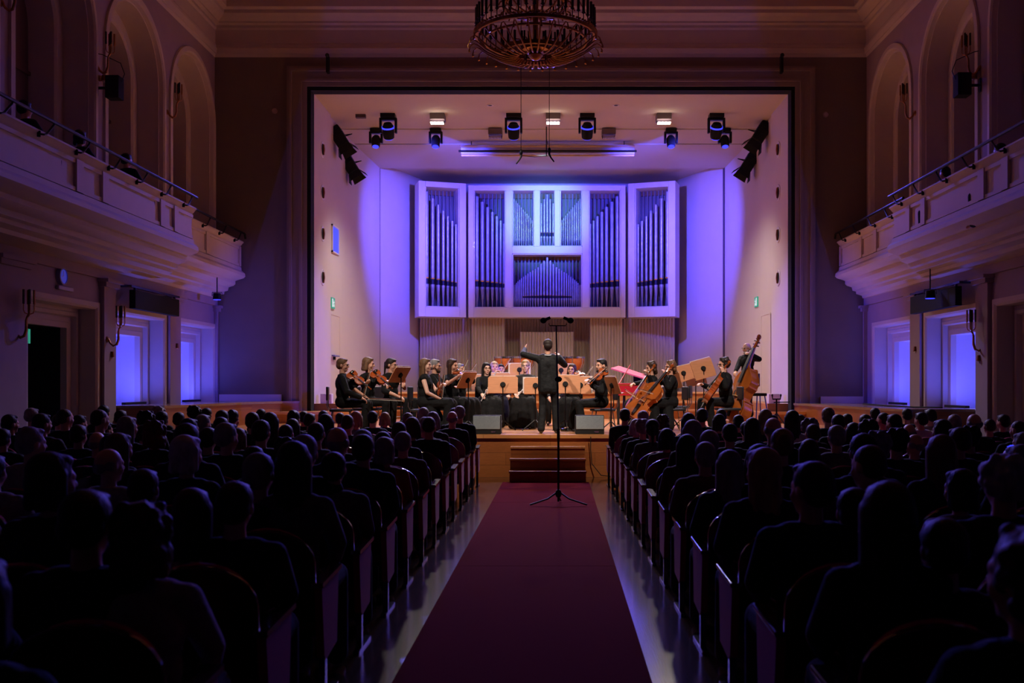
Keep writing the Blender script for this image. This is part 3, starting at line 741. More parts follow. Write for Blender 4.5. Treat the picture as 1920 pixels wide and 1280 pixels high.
arm_me = arm.mesh('arm'); cm = MB(); cm.cyl((0, 0, .02), (0, 0, .18), .008, seg=6); cm.lathe([(0, .17), (.035, .2), (.0, .2)], seg=8); cm.cyl((0, 0, .19), (0, 0, .45), .021, .021, 8); cand_me = cm.mesh('candle')
cs = MB(); cs.lathe([(0, .0), (.03, .03), (.0, .03)], seg=8); cs.cyl((0, 0, .02), (0, 0, .17), .016, .014, 8); cand_s = cs.mesh('candle')
sc2 = MB().tube([(.27, 0, -.2), (.36, 0, -.1), (.46, 0, -.12), (.5, 0, -.22)], .014, 6); scroll_me = sc2.mesh('scroll')
for k in range(32):
    o = obj('arm', arm_me, M_brass, ch); o.rotation_euler[2] = 2*pi*(k+.5)/32
for k in range(48):
    a = 2*pi*k/48; obj('candle', cand_me, M_cand, ch, loc=(Rr*cos(a), Rr*sin(a), .0))
for k in range(20):
    a = 2*pi*k/20; obj('candle', cand_s, M_cand, ch, loc=(.53*cos(a), .53*sin(a), -.22))
for k in range(16):
    o = obj('scroll', scroll_me, M_brass, ch); o.rotation_euler[2] = 2*pi*k/16
# upper tier
obj('upper_ring', MB().lathe([(.50, .5), (.54, .5), (.54, .55), (.5, .55), (.5, .5)], seg=40), M_brass, ch)
ua = MB().tube([(.05, 0, .45), (.2, 0, .36), (.4, 0, .42), (.52, 0, .52), (.6, 0, .5), (.63, 0, .44)], .014, 6).mesh('upper_arm')
for k in range(16):
    o = obj('upper_arm', ua, M_brass, ch); o.rotation_euler[2] = 2*pi*k/16
    a = 2*pi*(k+.5)/16; obj('candle', cand_s, M_cand, ch, loc=(.52*cos(a), .52*sin(a), .54))
rd = MB()
for k in range(6):
    a = 2*pi*k/6; rd.cyl((.98*cos(a), .98*sin(a), .05), (.06*cos(a), .06*sin(a), 1.9), .008, seg=6)
obj('hanging_rods', rd, M_brass, ch)

# ---------------------------------------------------- candelabra wall lamps
def sconce(sg):
    # wall on the -x side when sg=+1 ; arm reaches towards +x*sg
    t = thing('candelabra_sconce', '', 'wall lamp')
    m_ = MB(); m_.lathe([(0, .05), (.05, .05), (.075, .02), (.08, 0), (0, 0)], seg=16, M=Matrix.Rotation(sg*pi/2, 4, 'Y')); obj('wall_plate', m_, M_brass, t)
    obj('arm', MB().tube([(sg*.03, 0, .02), (sg*.1, 0, -.1), (sg*.2, 0, -.17), (sg*.3, 0, -.13), (sg*.35, 0, 0), (sg*.35, 0, .2), (sg*.37, 0, .27), (sg*.42, 0, .33)], [.034, .032, .032, .034, .036, .03, .024, .03], 8), M_brass, t)
    cr = MB()
    pts = [(.42, 0), (.34, .08), (.5, .08), (.34, -.08), (.5, -.08)]
    for (x, y) in pts: cr.tube([(sg*.42, 0, .33), (sg*(.42+(x-.42)*.8), y*.8, .36), (sg*x, y, .42), (sg*x, y, .55)], .014, 6)
    obj('branches', cr, M_brass, t)
    for (x, y) in pts:
        c_ = MB().lathe([(0, .54), (.03, .56), (.022, .6), (0, .6)], seg=8); c_.cyl((0, 0, .58), (0, 0, .86), .027, .027, 8); obj('candle', c_, M_brass if (x+y) > .42 else M_cand, t, loc=(sg*x, y, 0))
    return t
def wall_lamp_light(sg):
    t = thing('small_wall_spot', '', 'wall lamp')
    obj('wall_plate', MB().lathe([(0, .03), (.05, .03), (.055, 0), (0, 0)], seg=14, M=Matrix.Rotation(sg*pi/2, 4, 'Y')), M_brass, t)
    obj('lamp_shade', MB().lathe([(0, .05), (.04, .05), (.055, -.05), (.05, -.05), (.035, .04)], c=(sg*.09, 0, 0), seg=14), M_brass, t)
    obj('bulb', MB().ell((sg*.09, 0, -.04), (.035, .035, .035), seg=10, rings=6), M_white, t); return t
def onwall(px, py, Xw): Y_ = abs(Xw)*F/abs(px-VX); return (Xw, Y_, H+(VY-py)*Y_/F)
sl = sconce(1); sl.scale = (.58, .8, .7); sl.location = onwall(24, 618, XL); sl['label'] = 'brass candelabra wall lamp beside the dark open doorway'; sl['group'] = 'candelabra wall lamps'
p = onwall(201, 636, XL+.09); dup(sl, p, label='brass candelabra wall lamp on the left pilaster by the blue doorways')
# upper ones: mounted between the arches
u = dup(sl, onwall(181, 125, XL), label='brass candelabra wall lamp high on the left wall above the black speaker')
u2 = dup(sl, onwall(313, 210, XL), label='brass candelabra wall lamp high on the left wall nearest the stage')
u3 = dup(sl, onwall(2, 5, XL), label='brass candelabra wall lamp at the upper left corner of the hall')
sr = sconce(-1); sr.scale = (.58, .8, .7); sr.location = onwall(1847, 645, XR); sr['label'] = 'brass candelabra wall lamp on the right pilaster by the blue doorways'; sr['group'] = 'candelabra wall lamps'
dup(sr, onwall(1837, 128, XR), label='brass candelabra wall lamp high on the right wall above the black speaker')
dup(sr, onwall(1716, 212, XR), label='brass candelabra wall lamp high on the right wall nearest the stage')
wl = wall_lamp_light(1); wl.location = onwall(200, 664, XL); wl['label'] = 'small round brass wall spot under the left candelabra lamp'; wl['group'] = 'small brass wall spots'
dup(wl, onwall(323, 648, XL), label='small round brass wall spot between the two blue doorways at left')
wr = wall_lamp_light(-1); wr.location = onwall(1846, 671, XR); wr['label'] = 'small round brass wall spot under the right candelabra lamp'; wr['group'] = 'small brass wall spots'
dup(wr, onwall(1725, 654, XR), label='small round brass wall spot between the two blue doorways at right')
dup(wl, onwall(186, 147, XL), label='small round brass wall spot above the left black speaker'); dup(wr, onwall(1835, 143, XR), label='small round brass wall spot above the right black speaker')
# wall speakers
def wspeaker(sg, px, py, Xw, lb):
    t = thing('wall_speaker', lb, 'speaker', onwall(px, py, Xw)); 
    obj('cabinet', MB().box(sg*.2 if sg > 0 else -.44, -.12, -.2, .44 if sg > 0 else -.2, .12, .2), M_blackmatte, t, bevel=.012)
    obj('grille', MB().box(sg*.22 if sg > 0 else -.42, -.13, -.18, .42 if sg > 0 else -.22, -.12, .18), M_black, t)
    obj('bracket', MB().box(min(0, sg*.2), -.02, -.02, max(0, sg*.2), .02, .02).box(min(0, sg*.02), -.04, -.12, max(0, sg*.02), .04, .12), M_black, t)
    obj('cable', MB().tube([(sg*.44, 0, .1), (sg*.5, .0, .25), (sg*.42, .02, .45), (sg*.1, .02, .6), (0, .02, .62)], .008, 6), M_black, t)
wspeaker(1, 181, 165, XL, 'black box speaker on a bracket between the left upper arches'); wspeaker(-1, 1838, 160, XR, 'black box speaker on a bracket between the right upper arches')
# clock sign, emergency light, doorway exit sign on the left wall
p = onwall(112, 518, XL); t = thing('wall_clock', 'round blue-lit wall clock above the dark doorway', 'clock', p); T = Matrix.Rotation(pi/2, 4, 'Y')
obj('clock_rim', MB().lathe([(0, .0), (.14, .0), (.14, .07), (.12, .075), (.12, .06)], seg=24, M=T), mat('clock_case', srgb(150, 150, 220), .4), t)
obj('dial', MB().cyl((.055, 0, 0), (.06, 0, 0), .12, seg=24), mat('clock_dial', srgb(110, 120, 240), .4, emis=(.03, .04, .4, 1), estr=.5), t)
obj('hands', MB().box(.062, -.006, 0, .065, .006, .09).box(.062, -.05, -.006, .065, 0, .006), M_white, t)
tag(obj('emergency_light', MB().box(0, -.25, -.035, .06, .25, .035), mat('lamp_plastic', srgb(190, 180, 200), .4), loc=onwall(118, 541, XL), bevel=.012), 'white bar emergency light under the wall clock', 'emergency light')
t = thing('exit_sign', 'green exit sign hanging inside the dark left doorway', 'sign', (XL-.25, 15.95, 2.42))
obj('sign_box', MB().box(-.13, -.02, -.1, .0, .02, .13), MATS['sign_green'], t)
sgm = MB(); sgm.box(-.12, -.024, .03, -.07, -.02, .1); sgm.box(-.06, -.024, .04, -.03, -.02, .1); sgm.box(-.12, -.024, -.02, -.02, -.02, .01); sgm.box(-.12, -.024, -.07, -.04, -.02, -.05)
obj('running_figure', sgm, MATS['sign_white'], t)
# dark panel loudspeaker under the balcony + LED par cans
for sg, Xw, ya, yb, nm, px in ((1, XL, 18.55, 20.75, 'left', 0), (-1, XR, 17.85, 20.1, 'right', 0)):
    t = thing('banner_panel', 'long black acoustic panel on a wall bracket over the %s blue doorway' % nm, 'panel', (Xw+sg*.3, (ya+yb)/2, 3.3)); hl = (yb-ya)/2
    obj('panel', MB().box(-.06, -hl, -.22, .06, hl, .13), M_blackmatte, t, bevel=.01)
    obj('mounting_rail', MB().box(-.03, -hl-.1, .17, .03, hl+.1, .21).box(-.3*(sg > 0), -hl-.05, .17, .3*(sg < 0), -hl, .21).box(-.3*(sg > 0), hl, .17, .3*(sg < 0), hl+.05, .21).box(-.02, -hl+.1, .1, .02, -hl+.14, .2).box(-.02, hl-.14, .1, .02, hl-.1, .2), M_seatmetal, t)
def par(px, py, Y_, zt, lb):
    p = P(px, py, Y_); t = thing('par_light', lb, 'stage light', p)
    obj('yoke', MB().cyl((0, 0, .05), (0, 0, zt-p.z), .012, seg=6).tube([(-.11, 0, -.02), (-.11, 0, .06), (.11, 0, .06), (.11, 0, -.02)], .01, 6), M_black, t)
    obj('lamp_can', MB().cyl((0, 0, .04), (0, 0, -.1), .085, .095, 16), M_black, t); obj('lens', MB().cyl((0, 0, -.1), (0, 0, -.11), .085, seg=16), M_lens, t)
par(407, 553, 22.6, 4.1, 'small blue stage light hanging under the end of the left balcony')
par(1744, 549, 18.6, 4.15, 'small blue stage light hanging over the right platform')
# LED battens on the thresholds (they light the recesses)
for k, (sg, Xw, (a, b), zp) in enumerate(((-1, XL, DOOR_L[1], ZL), (-1, XL, DOOR_L[2], ZL), (1, XR, DOOR_R[1], ZR), (1, XR, DOOR_R[2], ZR))):
    yc = (a+b)/2; t = thing('led_batten', 'black LED light bar on the threshold of the %s blue doorway at %s' % (('near', 'far')[k % 2], 'left' if sg < 0 else 'right'), 'stage light', (Xw+sg*.12, yc, zp))
    obj('bar', MB().box(-.04, -.5, 0, .04, .5, .05), M_black, t, bevel=.006)
    area('batten_light', (Xw+sg*.14, yc, zp+.07), (Xw+sg*.62, yc, 2.9), 27, (.08, .09, 1.0), 1.0, .05).rotation_euler.rotate_axis('Z', 0)
# round smoke detectors on the end wall
for px, py, w_ in ((515, 208, 'left'), (1548, 215, 'right')):
    tag(obj('wall_sensor', MB().lathe([(0, .05), (.05, .045), (.07, 0), (0, 0)], seg=16, M=Matrix.Rotation(pi/2, 4, 'X')), M_wall, loc=P(px, py, 23.99)), 'small round sensor on the %s part of the end wall' % w_, 'sensor')
for px, w_ in ((616, 'left'), (1464, 'right')):
    tag(obj('cornice_hook', MB().box(-.03, -.15, -.3, .03, 0, .1).ell((0, -.15, .1), (.05, .05, .05)), M_black, loc=P(px, 115, 23.85)), 'small dark bracket above the %s end of the portal' % w_, 'bracket')
# cables lying on the right platform and stage front
cb = MB().tube([(7.2, 18.3, ZR+.02), (6.9, 18.9, ZR+.015), (6.8, 20, ZR+.015), (6.9, 21.3, ZR+.015), (7.1, 22.6, ZR+.015)], .015, 6)
tag(obj('cable', cb, M_blackmatte), 'black cable lying along the right side platform', 'cable')
tag(obj('cable', MB().tube([(.72, 17.77, .73), (.72, 17.8, .5), (.74, 17.8, .25), (.9, 17.7, .05), (1.2, 17.72, .012), (1.5, 17.75, .012)], .009, 6), M_blackmatte), 'black cable hanging down the stage front beside the steps', 'cable')

# ============================================================ PEOPLE
M_skin = mat('skin', srgb(214, 160, 134), .5, noise=.08, nscale=14)
M_skin2 = mat('skin_pale', srgb(224, 178, 156), .5, noise=.08, nscale=14)
M_clothb = mat('black_cloth', srgb(17, 18, 20), .85, spec=.25, bump=.7, bscale=9, bdist=.035, noise=.3, nscale=8)
M_suit = mat('black_suit', srgb(20, 22, 24), .75, spec=.3, bump=.7, bscale=8, bdist=.035, noise=.25, nscale=6)
M_shoe = mat('black_shoes', srgb(14, 14, 15), .25, coat=.6)
M_lace = mat('black_lace', srgb(44, 38, 38), .8, noise=.8, nscale=60)
M_glass = mat('spectacle_frame', srgb(30, 26, 26), .3, .5)
M_eye = mat('dark_eye', srgb(28, 20, 18), .15)
M_lipm = mat('lips', srgb(168, 84, 80), .5)
HAIR = {}
def hairmat(n, c):
    HAIR[n] = mat('hair_'+n, c, .55, noise=.45, nscale=26, bump=.5, bscale=90, stretch=(1, 1, .35), spec=.3); return HAIR[n]
for n, c in (('black', srgb(26, 22, 22)), ('brown', srgb(70, 48, 36)), ('darkbrown', srgb(44, 32, 28)), ('lightbrown', srgb(120, 88, 62)), ('blond', srgb(190, 158, 112)),
             ('grey', srgb(150, 144, 146)), ('white', srgb(212, 204, 202)), ('red', srgb(120, 34, 28)), ('auburn', srgb(92, 30, 34))): hairmat(n, c)

def rotm(yaw=0, pitch=0, roll=0): return Matrix.Rotation(yaw, 3, 'Z') @ Matrix.Rotation(pitch, 3, 'X') @ Matrix.Rotation(roll, 3, 'Y')
def add_head(mb, c, Rm, g='m', s=1.0):
    # c = skull centre; face looks along +Y before Rm
    def q(x, y, z): return Vector(c)+Rm @ Vector((x, y, z))*s
    M4 = Rm.to_4x4(); E = lambda p, r, n=12: mb.ell(q(*p), (r[0]*s, r[1]*s, r[2]*s), M4, n, max(6, n-3))
    w_ = 1.0 if g == 'm' else .94
    E((0, -.012, .02), (.076*w_, .094, .092), 18); E((0, .028, -.03), (.062*w_, .062, .085), 16)
    E((0, .04, -.082), (.045*w_, .045, .036)); E((0, .074, -.098), (.02, .017, .015))
    E((0, .076, .020), (.05, .016, .014)); mb.cap(q(0, .086, .014), q(0, .107, -.024), .009*s, .013*s); E((0, .094, -.030), (.017, .012, .009))
    for e in (-1, 1):
        E((e*.078*w_, -.008, -.012), (.011, .022, .032), 10); E((e*.034, .058, -.034), (.03, .022, .034)); mb.ell(q(e*.03, .078, .004), (.013*s, .009*s, .008*s), M4, 8, 6)
    E((0, .084, -.062), (.022, .010, .0055), 10); E((0, .082, -.071), (.019, .010, .006), 10)
def add_neck(mb, c, base, r=.052): mb.cap(base, Vector(c)+Vector((0, -.012, -.06)), r*1.1, r)
def add_hand(mb, w, d, nrm, side, curl=.5, s=1.0, spread=.0):
    # w wrist, d direction of the fingers, nrm palm normal (towards the thing held), side +1 when the thumb lies along d x nrm
    d = Vector(d).normalized(); n = Vector(nrm); n = (n-d*n.dot(d)); n = n.normalized() if n.length > 1e-4 else frame(d)[0]
    t = d.cross(n)*side; w = Vector(w)
    mb.cap(w-d*.01*s, w+d*.03*s, .024*s, .026*s)
    for k in range(4):
        o = (k-1.5)*.0185*s
        mb.cap(w+d*.02*s+t*o*.7, w+d*.085*s-t*(-o), .0125*s, .0115*s)
    L_ = (.040, .046, .042, .033)
    for k in range(4):
        o = (1.5-k)*.0195*s; p = w+d*.088*s+t*o; a = 0; dd = d
        for j in range(3):
            a += curl*(.55+.12*k*.3); dd = (d*cos(a)+n*sin(a)+t*spread*(1.5-k)*.12).normalized(); l = L_[k]*(1, .68, .55)[j]*s*1.0
            mb.cap(p, p+dd*l, .0092*s*(1-.07*j), .0088*s*(1-.09*j), 8); p = p+dd*l
    p = w+d*.025*s+t*.03*s+n*.004*s; d1 = (d*.72+t*.62+n*.25*curl).normalized(); d2 = (d*.9+t*.1+n*.55*curl).normalized()
    mb.cap(p, p+d1*.042*s, .0125*s, .0105*s, 8); mb.cap(p+d1*.042*s, p+d1*.042*s+d2*.034*s, .0105*s, .009*s, 8)
def ik(a, b, l1, l2, pole):
    a = Vector(a); b = Vector(b); v = b-a; L_ = v.length
    if L_ > (l1+l2)*.995: b = a+v.normalized()*(l1+l2)*.995; v = b-a; L_ = v.length
    x = (l1*l1-l2*l2+L_*L_)/(2*L_); h = sqrt(max(l1*l1-x*x, 0)); u = v.normalized(); p = Vector(pole); p = p-u*p.dot(u)
    p = p.normalized() if p.length > 1e-4 else frame(u)[0]
    return a+u*x+p*h, b

def add_hair(mb, c, Rm, kind, s=1.0):
    def q(x, y, z): return Vector(c)+Rm @ Vector((x, y, z))*s
    M4 = Rm.to_4x4(); E = lambda p, r, n=14: mb.ell(q(*p), (r[0]*s, r[1]*s, r[2]*s), M4, n, 10)
    if kind == 'bald': 
        for e in (-1, 1): E((e*.066, -.03, -.005), (.019, .05, .036))
        E((0, -.078, -.02), (.062, .030, .045)); return
    if kind == 'cropped': E((0, -.022, .034), (.080, .094, .084)); E((0, -.05, -.01), (.075, .064, .06)); return
    E((0, -.024, .038), (.087, .098, .090)); E((0, -.052, -.008), (.082, .070, .075))
    if kind == 'short': E((0, .035, .092), (.058, .045, .024)); return
    if kind == 'fringe': E((0, .05, .075), (.062, .036, .03)); return
    if kind == 'bushy' or kind == 'curly':
        rnd = random.Random(hash(kind) % 99 if False else len(kind)*7); 
        for i in range(46):
            a = rnd.uniform(0, 2*pi); z = rnd.uniform(-.06, .11); rr = sqrt(max(0, 1-((z-.03)/.105)**2))*.088
            x, y = rr*cos(a), rr*sin(a)-.028
            if y > .035 and z < .05: continue
            E((x, y, z), (.026, .026, .026), 8)
        if kind == 'curly':
            for i in range(26):
                a = rnd.uniform(pi*.95, 2.05*pi); E((.085*cos(a), .075*sin(a)-.02, rnd.uniform(-.13, -.03)), (.03, .03, .032), 8)
        return
    E((0, .03, .085), (.064, .05, .03))
    if kind in ('bob', 'long', 'verylong'):
        zl = {'bob': -.13, 'long': -.26, 'verylong': -.42}[kind]
        for e in (-1, -.55, 0, .55, 1):
            x = e*.072; y = -.085+.062*abs(e)**1.5
            mb.cap(q(x*.92, y, .02), q(x*(1.12 if kind == 'bob' else 1.1), y-.012, zl+.03), .032*s, .03*s if kind == 'bob' else .024*s, 8)
            if abs(e) == 1: mb.cap(q(x*1.04, -.005, .03), q(x*1.1, .0, zl*.7), .024*s, .022*s, 8)
    if kind == 'bun': E((0, -.10, .085), (.045, .04, .042)); E((0, -.07, .05), (.05, .05, .05))
    if kind == 'updo': E((0, -.098, .03), (.055, .045, .06)); E((.02, -.11, -.01), (.035, .03, .04))
    if kind == 'pony': E((0, -.098, .03), (.03, .03, .03)); mb.cap(q(0, -.12, .02), q(0, -.115, -.2), .03*s, .014*s)
def add_glasses(mb, c, Rm, s=1.0):
    def q(x, y, z): return Vector(c)+Rm @ Vector((x, y, z))*s
    for e in (-1, 1):
        mb.tube([q(e*.032+.023*cos(a), .097, .004+.018*sin(a)) for a in [2*pi*i/12 for i in range(12)]], .0016*s, 5, closed=True)
        mb.tube([q(e*.055, .097, .01), q(e*.075, .06, .01), q(e*.082, -.01, .0)], .0024*s, 5)
    mb.tube([q(-.01, .099, .008), q(.01, .099, .008)], .0024*s, 5)

def person(label, loc, rotz, sit=True, g='m', hair='short', hc='darkbrown', s=1.0, lh=None, rh=None, head=(0, 0, 0), lean=0.0, side=0., dress=None, sleeves=True,
           glasses=False, top=None, group=None, lcurl=.9, rcurl=.8, lnrm=None, rnrm=None, legs=None, skin=None, beard=None, voxel=.0078, lel=None, rel=None, lace=False, seat=.46, shoes=True, twist=0., face=True, bottomcol=None, parts=True, open_collar=False):
    """Everything in metres, local frame: +Y forward, +X the person's right."""
    t = thing('person', label, 'person', loc, rotz, group) if label is not None else empty('person', loc, rotz)
    inv = (Matrix.Translation(Vector(loc)) @ Matrix.Rotation(rotz, 4, 'Z')).inverted()
    skin = skin or M_skin; top = top or M_clothb
    hz = (seat+.085*s) if sit else .93*s
    pel = Vector((0, 0, hz)); up = Vector((side, lean, sqrt(max(.1, 1-lean*lean-side*side))))
    sh = .178*s if g == 'm' else .155*s
    chest = pel+up*.34*s; neckb = pel+up*.50*s+Vector((0, .0, 0)); c = neckb+Vector((up.x*.1*s, up.y*.12*s+.012*s, .165*s))
    tw = Matrix.Rotation(twist, 3, 'Z'); X_ = tw @ Vector((1, 0, 0)); Yf = tw @ Vector((0, 1, 0))
    shR = pel+up*.435*s+X_*sh; shL = pel+up*.435*s-X_*sh
    Rm = rotm(*[R(a) for a in head])
    def tgt(p, dflt):
        if p is None: return Vector(dflt)
        return inv @ Vector(p)
    if sit: dR, dL = (.13*s, .40*s, hz+.10*s), (-.13*s, .40*s, hz+.10*s)
    else: dR, dL = (.26*s, .02, .80*s), (-.26*s, .02, .80*s)
    wR = tgt(rh, dR); wL = tgt(lh, dL)
    eR, wR = ik(shR, wR, .285*s, .255*s, rel or (.7, -.4, -.6)); eL, wL = ik(shL, wL, .285*s, .255*s, lel or (-.7, -.4, -.6))
    fw = .11*s if g == 'm' else .105*s
    hipR, hipL = pel+Vector((.095*s, .0, -.0)), pel+Vector((-.095*s, .0, -.0))
    if legs: kR, aR, kL, aL = [Vector(p)*s for p in legs]
    elif sit: kR, aR, kL, aL = Vector((.13*s, .43*s, hz-.0)), Vector((.14*s, .40*s, .09*s)), Vector((-.13*s, .43*s, hz-.0)), Vector((-.14*s, .40*s, .09*s))
    else: kR, aR, kL, aL = Vector((.10*s, .02, .50*s)), Vector((.11*s, -.02, .09*s)), Vector((-.10*s, .02, .50*s)), Vector((-.11*s, -.02, .09*s))
    k = 1.0 if g == 'm' else .88
    def torso(mb, f=0.0, low=True):
        M4 = tw.to_4x4(); 
        if low: mb.ell(pel+up*.03*s, (.165*s*(k if g == 'm' else .98)+f, .12*s+f, .12*s), None, 16, 10)
        mb.ell(pel+up*.18*s, (.145*s*k+f, .105*s+f, .16*s), M4, 16, 10); mb.ell(chest, (.165*s*k+f, .115*s+f, .17*s), M4, 16, 10)
        mb.cap(shL*.5+chest*.5+up*.05*s, shR*.5+chest*.5+up*.05*s, .075*s*k+f, None, 12)
        for sS in (shL, shR): mb.cap(neckb-up*.02*s, sS, .046*s*k+f*.7, .050*s*k+f)
        mb.cap(chest+X_*.09*s*k, shR, .07*s*k+f*.5, .055*s*k+f); mb.cap(chest-X_*.09*s*k, shL, .07*s*k+f*.5, .055*s*k+f)
        mb.cap(neckb-up*.08*s, neckb-up*.02*s, .085*s*k+f, .05*s*k+f)
        if g == 'f' and f > 0: 
            for e in (-1, 1): mb.ell(chest+X_*.062*e*s+Yf*.075*s+up*.0, (.064*s, .058*s, .06*s), None, 10, 8)
    def arm(mb, a, e, w_, f=0.0, short=False):
        mb.cap(a, e, .052*s*k+f, .041*s*k+f); 
        if not short: mb.cap(e, w_, .041*s*k+f, .026*s*k+f)
    def leg(mb, h, kn, an, f=0.0):
        mb.cap(h, kn, .082*s*k+f, .058*s*k+f); mb.cap(kn, an, .055*s*k+f, .036*s*k+f)
    b = MB(); torso(b); add_neck(b, c, neckb-up*.03*s, .05*s*k); add_head(b, c, Rm, g, s)
    arm(b, shR, eR, wR); arm(b, shL, eL, wL); leg(b, hipR, kR, aR); leg(b, hipL, kL, aL)
    for an in (aR, aL): b.cap(an, an+Vector((0, .12*s, -.05*s)), .032*s, .028*s)
    dRm, dLm = (wR-eR), (wL-eL)
    add_hand(b, wR, dRm, rnrm or Vector((-.3, .2, -1)), 1 if True else -1, rcurl, s*(1 if g == 'm' else .92))
    add_hand(b, wL, dLm, lnrm or Vector((.3, .2, -1)), -1, lcurl, s*(1 if g == 'm' else .92))
    bo = obj('body', remeshed(b, voxel*s, 'body', 3), skin, t)
    # hair
    if hair:
        h = MB(); add_hair(h, c, Rm, hair, s); obj('hair', remeshed(h, .010*s, 'hair', 1), HAIR[hc], t)
    if beard:
        h = MB(); q = lambda x, y, z: Vector(c)+Rm @ Vector((x, y, z))*s
        h.ell(q(0, .068, -.098), (.046*s, .036*s, .034*s), Rm.to_4x4()); h.ell(q(0, .092, -.055), (.024*s, .009*s, .006*s), Rm.to_4x4())
        for e in (-1, 1): h.cap(q(e*.062, .02, -.04), q(e*.04, .06, -.09), .013*s, .018*s)
        obj('beard', remeshed(h, .007, 'beard', 1), HAIR[beard], t)
    if face:
        q = lambda x, y, z: Vector(c)+Rm @ Vector((x, y, z))*s
        for e in (-1, 1): obj('eye', MB().ell(q(e*.031, .0845, .005), (.0105*s, .006*s, .0055*s), Rm.to_4x4(), 8, 6), M_eye, t)
        for e in (-1, 1): obj('eyebrow', MB().tube([q(e*.014, .093, .021), q(e*.032, .092, .027), q(e*.05, .08, .022)], .0042*s, 5), HAIR[hc], t)
        obj('lips', MB().ell(q(0, .0935, -.066), (.019*s, .004*s, .0065*s), Rm.to_4x4(), 8, 6), M_lipm, t)
    if glasses: gm = MB(); add_glasses(gm, c, Rm, s); obj('glasses', gm, M_glass, t)
    # clothes
    tp = MB(); f = .014*s; torso(tp, f, True)
    if sleeves == 'none': pass
    else:
        for (a, e, w_) in ((shR, eR, wR), (shL, eL, wL)):
            if sleeves == 'short': tp.cap(a, a+(e-a)*.55, .06*s*k+f, .052*s*k+f)
            elif sleeves == 'elbow': tp.cap(a, e, .056*s*k+f, .046*s*k+f)
            elif sleeves == 'rolled': tp.cap(a, e, .056*s*k+f, .046*s*k+f); tp.cap(e, e+(w_-e)*.25, .046*s*k+f, .042*s*k+f)
            else: tp.cap(a, e, .056*s*k+f, .046*s*k+f); tp.cap(e, w_-(w_-e)*.06, .046*s*k+f, .031*s*k+f)
    if not sit or dress == 'jacket': 
        tp.cap(pel+up*.1*s, pel+Vector((0, -.0, -.10*s)), .13*s, .155*s)
        tp.ell(pel+Vector((0, 0, -.06*s)), (.185*s, .135*s, .14*s))
    if dress == 'jacket':
        for e in (-.06, .06): tp.cap(chest+X_*e*s, pel+X_*e*1.1*s+Vector((0, -.01, -.12*s)), .125*s, .13*s)
        
        tp.v = [(x, y, max(z, hz-.21*s)) if abs(x) < .24*s else (x, y, z) for x, y, z in tp.v]
    nm = {'jacket': 'jacket'}.get(dress, 'blouse' if g == 'f' else 'shirt')
    obj(nm, remeshed(tp, .011*s, nm, 2), top, t)
    if lace:
        pass
    if dress == 'jacket':
        q = [neckb+Vector((.075*s*cos(a_), .07*s*sin(a_)-.005, -.012*s+.012*sin(a_))) for a_ in [2*pi*i/20 for i in range(20)]]
        obj('collar', MB().tube(q, .017*s, 8, closed=True), top, t)
        obj('shirt_collar', MB().tube([p+Vector((0, 0, .016*s)) for p in q], .010*s, 8, closed=True), mat('white_shirt', srgb(200, 200, 205), .7), t)
    elif sleeves and sleeves != 'none' and g == 'm':
        q = [neckb+Vector((.066*s*cos(a_), .062*s*sin(a_)-.004, -.004*s+.008*sin(a_))) for a_ in [2*pi*i/20 for i in range(20)]]
        obj('collar', MB().tube(q, .015*s, 8, closed=True), top, t)
    lo = MB()
    if dress in ('skirt', 'dress'):
        lo.ell(pel+Vector((0, .0, .02*s)), (.175*s, .135*s, .12*s)); zf = .10
        for (h_, kn, an) in ((hipR, kR, aR), (hipL, kL, aL)):
            lo.cap(h_, kn, .11*s, .10*s)
            lo.cap(kn+Vector((0, .03, -.03)), Vector((an.x*1.15, an.y+.05, zf)), .10*s, .12*s)
            lo.cap(h_+Vector((0, .1, -.03)), Vector((an.x*1.4, an.y-.18, zf+.02)), .10*s, .12*s)
        m0 = (kR+kL)/2; lo.cap(m0+Vector((0, .02, -.01)), Vector(((aR.x+aL.x)/2, aR.y+.1, zf)), .10*s, .13*s); lo.cap(m0, pel, .1*s, .12*s)
        # folds
        for i in range(9):
            a = -1.2+2.4*i/8; x = sin(a)*.23*s; lo.cap((x*.75+m0.x, m0.y+.07*cos(a), m0.z+.0), (x*1.1+m0.x, (aR.y+aL.y)/2+.06+.14*cos(a), .05), .022, .034)
        lo.v = [(x, y, max(z, .012)) for x, y, z in lo.v]
        obj('skirt', remeshed(lo, .013, 'skirt', 2), bottomcol or M_clothb, t)
    else:
        f2 = .013*s; leg(lo, hipR, kR, aR+Vector((0, 0, -.01)), f2); leg(lo, hipL, kL, aL+Vector((0, 0, -.01)), f2); lo.ell(pel+Vector((0, -.01*s, .02*s)), (.172*s, .13*s, .12*s))
        for (kn, an) in ((kR, aR), (kL, aL)): lo.cap(kn, an, .062*s*k+f2, .058*s*k+f2)
        obj('trousers', remeshed(lo, .011*s, 'trousers', 2), bottomcol or M_clothb, t)
    if shoes:
        for an in (aR, aL):
            d = Vector((0, 1, 0)); m_ = MB(); m_.cap(an+Vector((0, -.02*s, -.045*s)), an+Vector((0, .05*s, -.045*s)), .04*s, .042*s); m_.cap(an+Vector((0, .05*s, -.05*s)), an+Vector((0, .17*s, -.062*s)), .042*s, .028*s)
            m_.v = [(x, y, max(z, an.z-.088*s)) for x, y, z in m_.v]
            obj('shoe', remeshed(m_, .009, 'shoe', 1), M_shoe, t)
    t['c'] = 0; del t['c']
    return t, dict(c=c, wR=wR, wL=wL, eR=eR, eL=eL, neck=neckb)

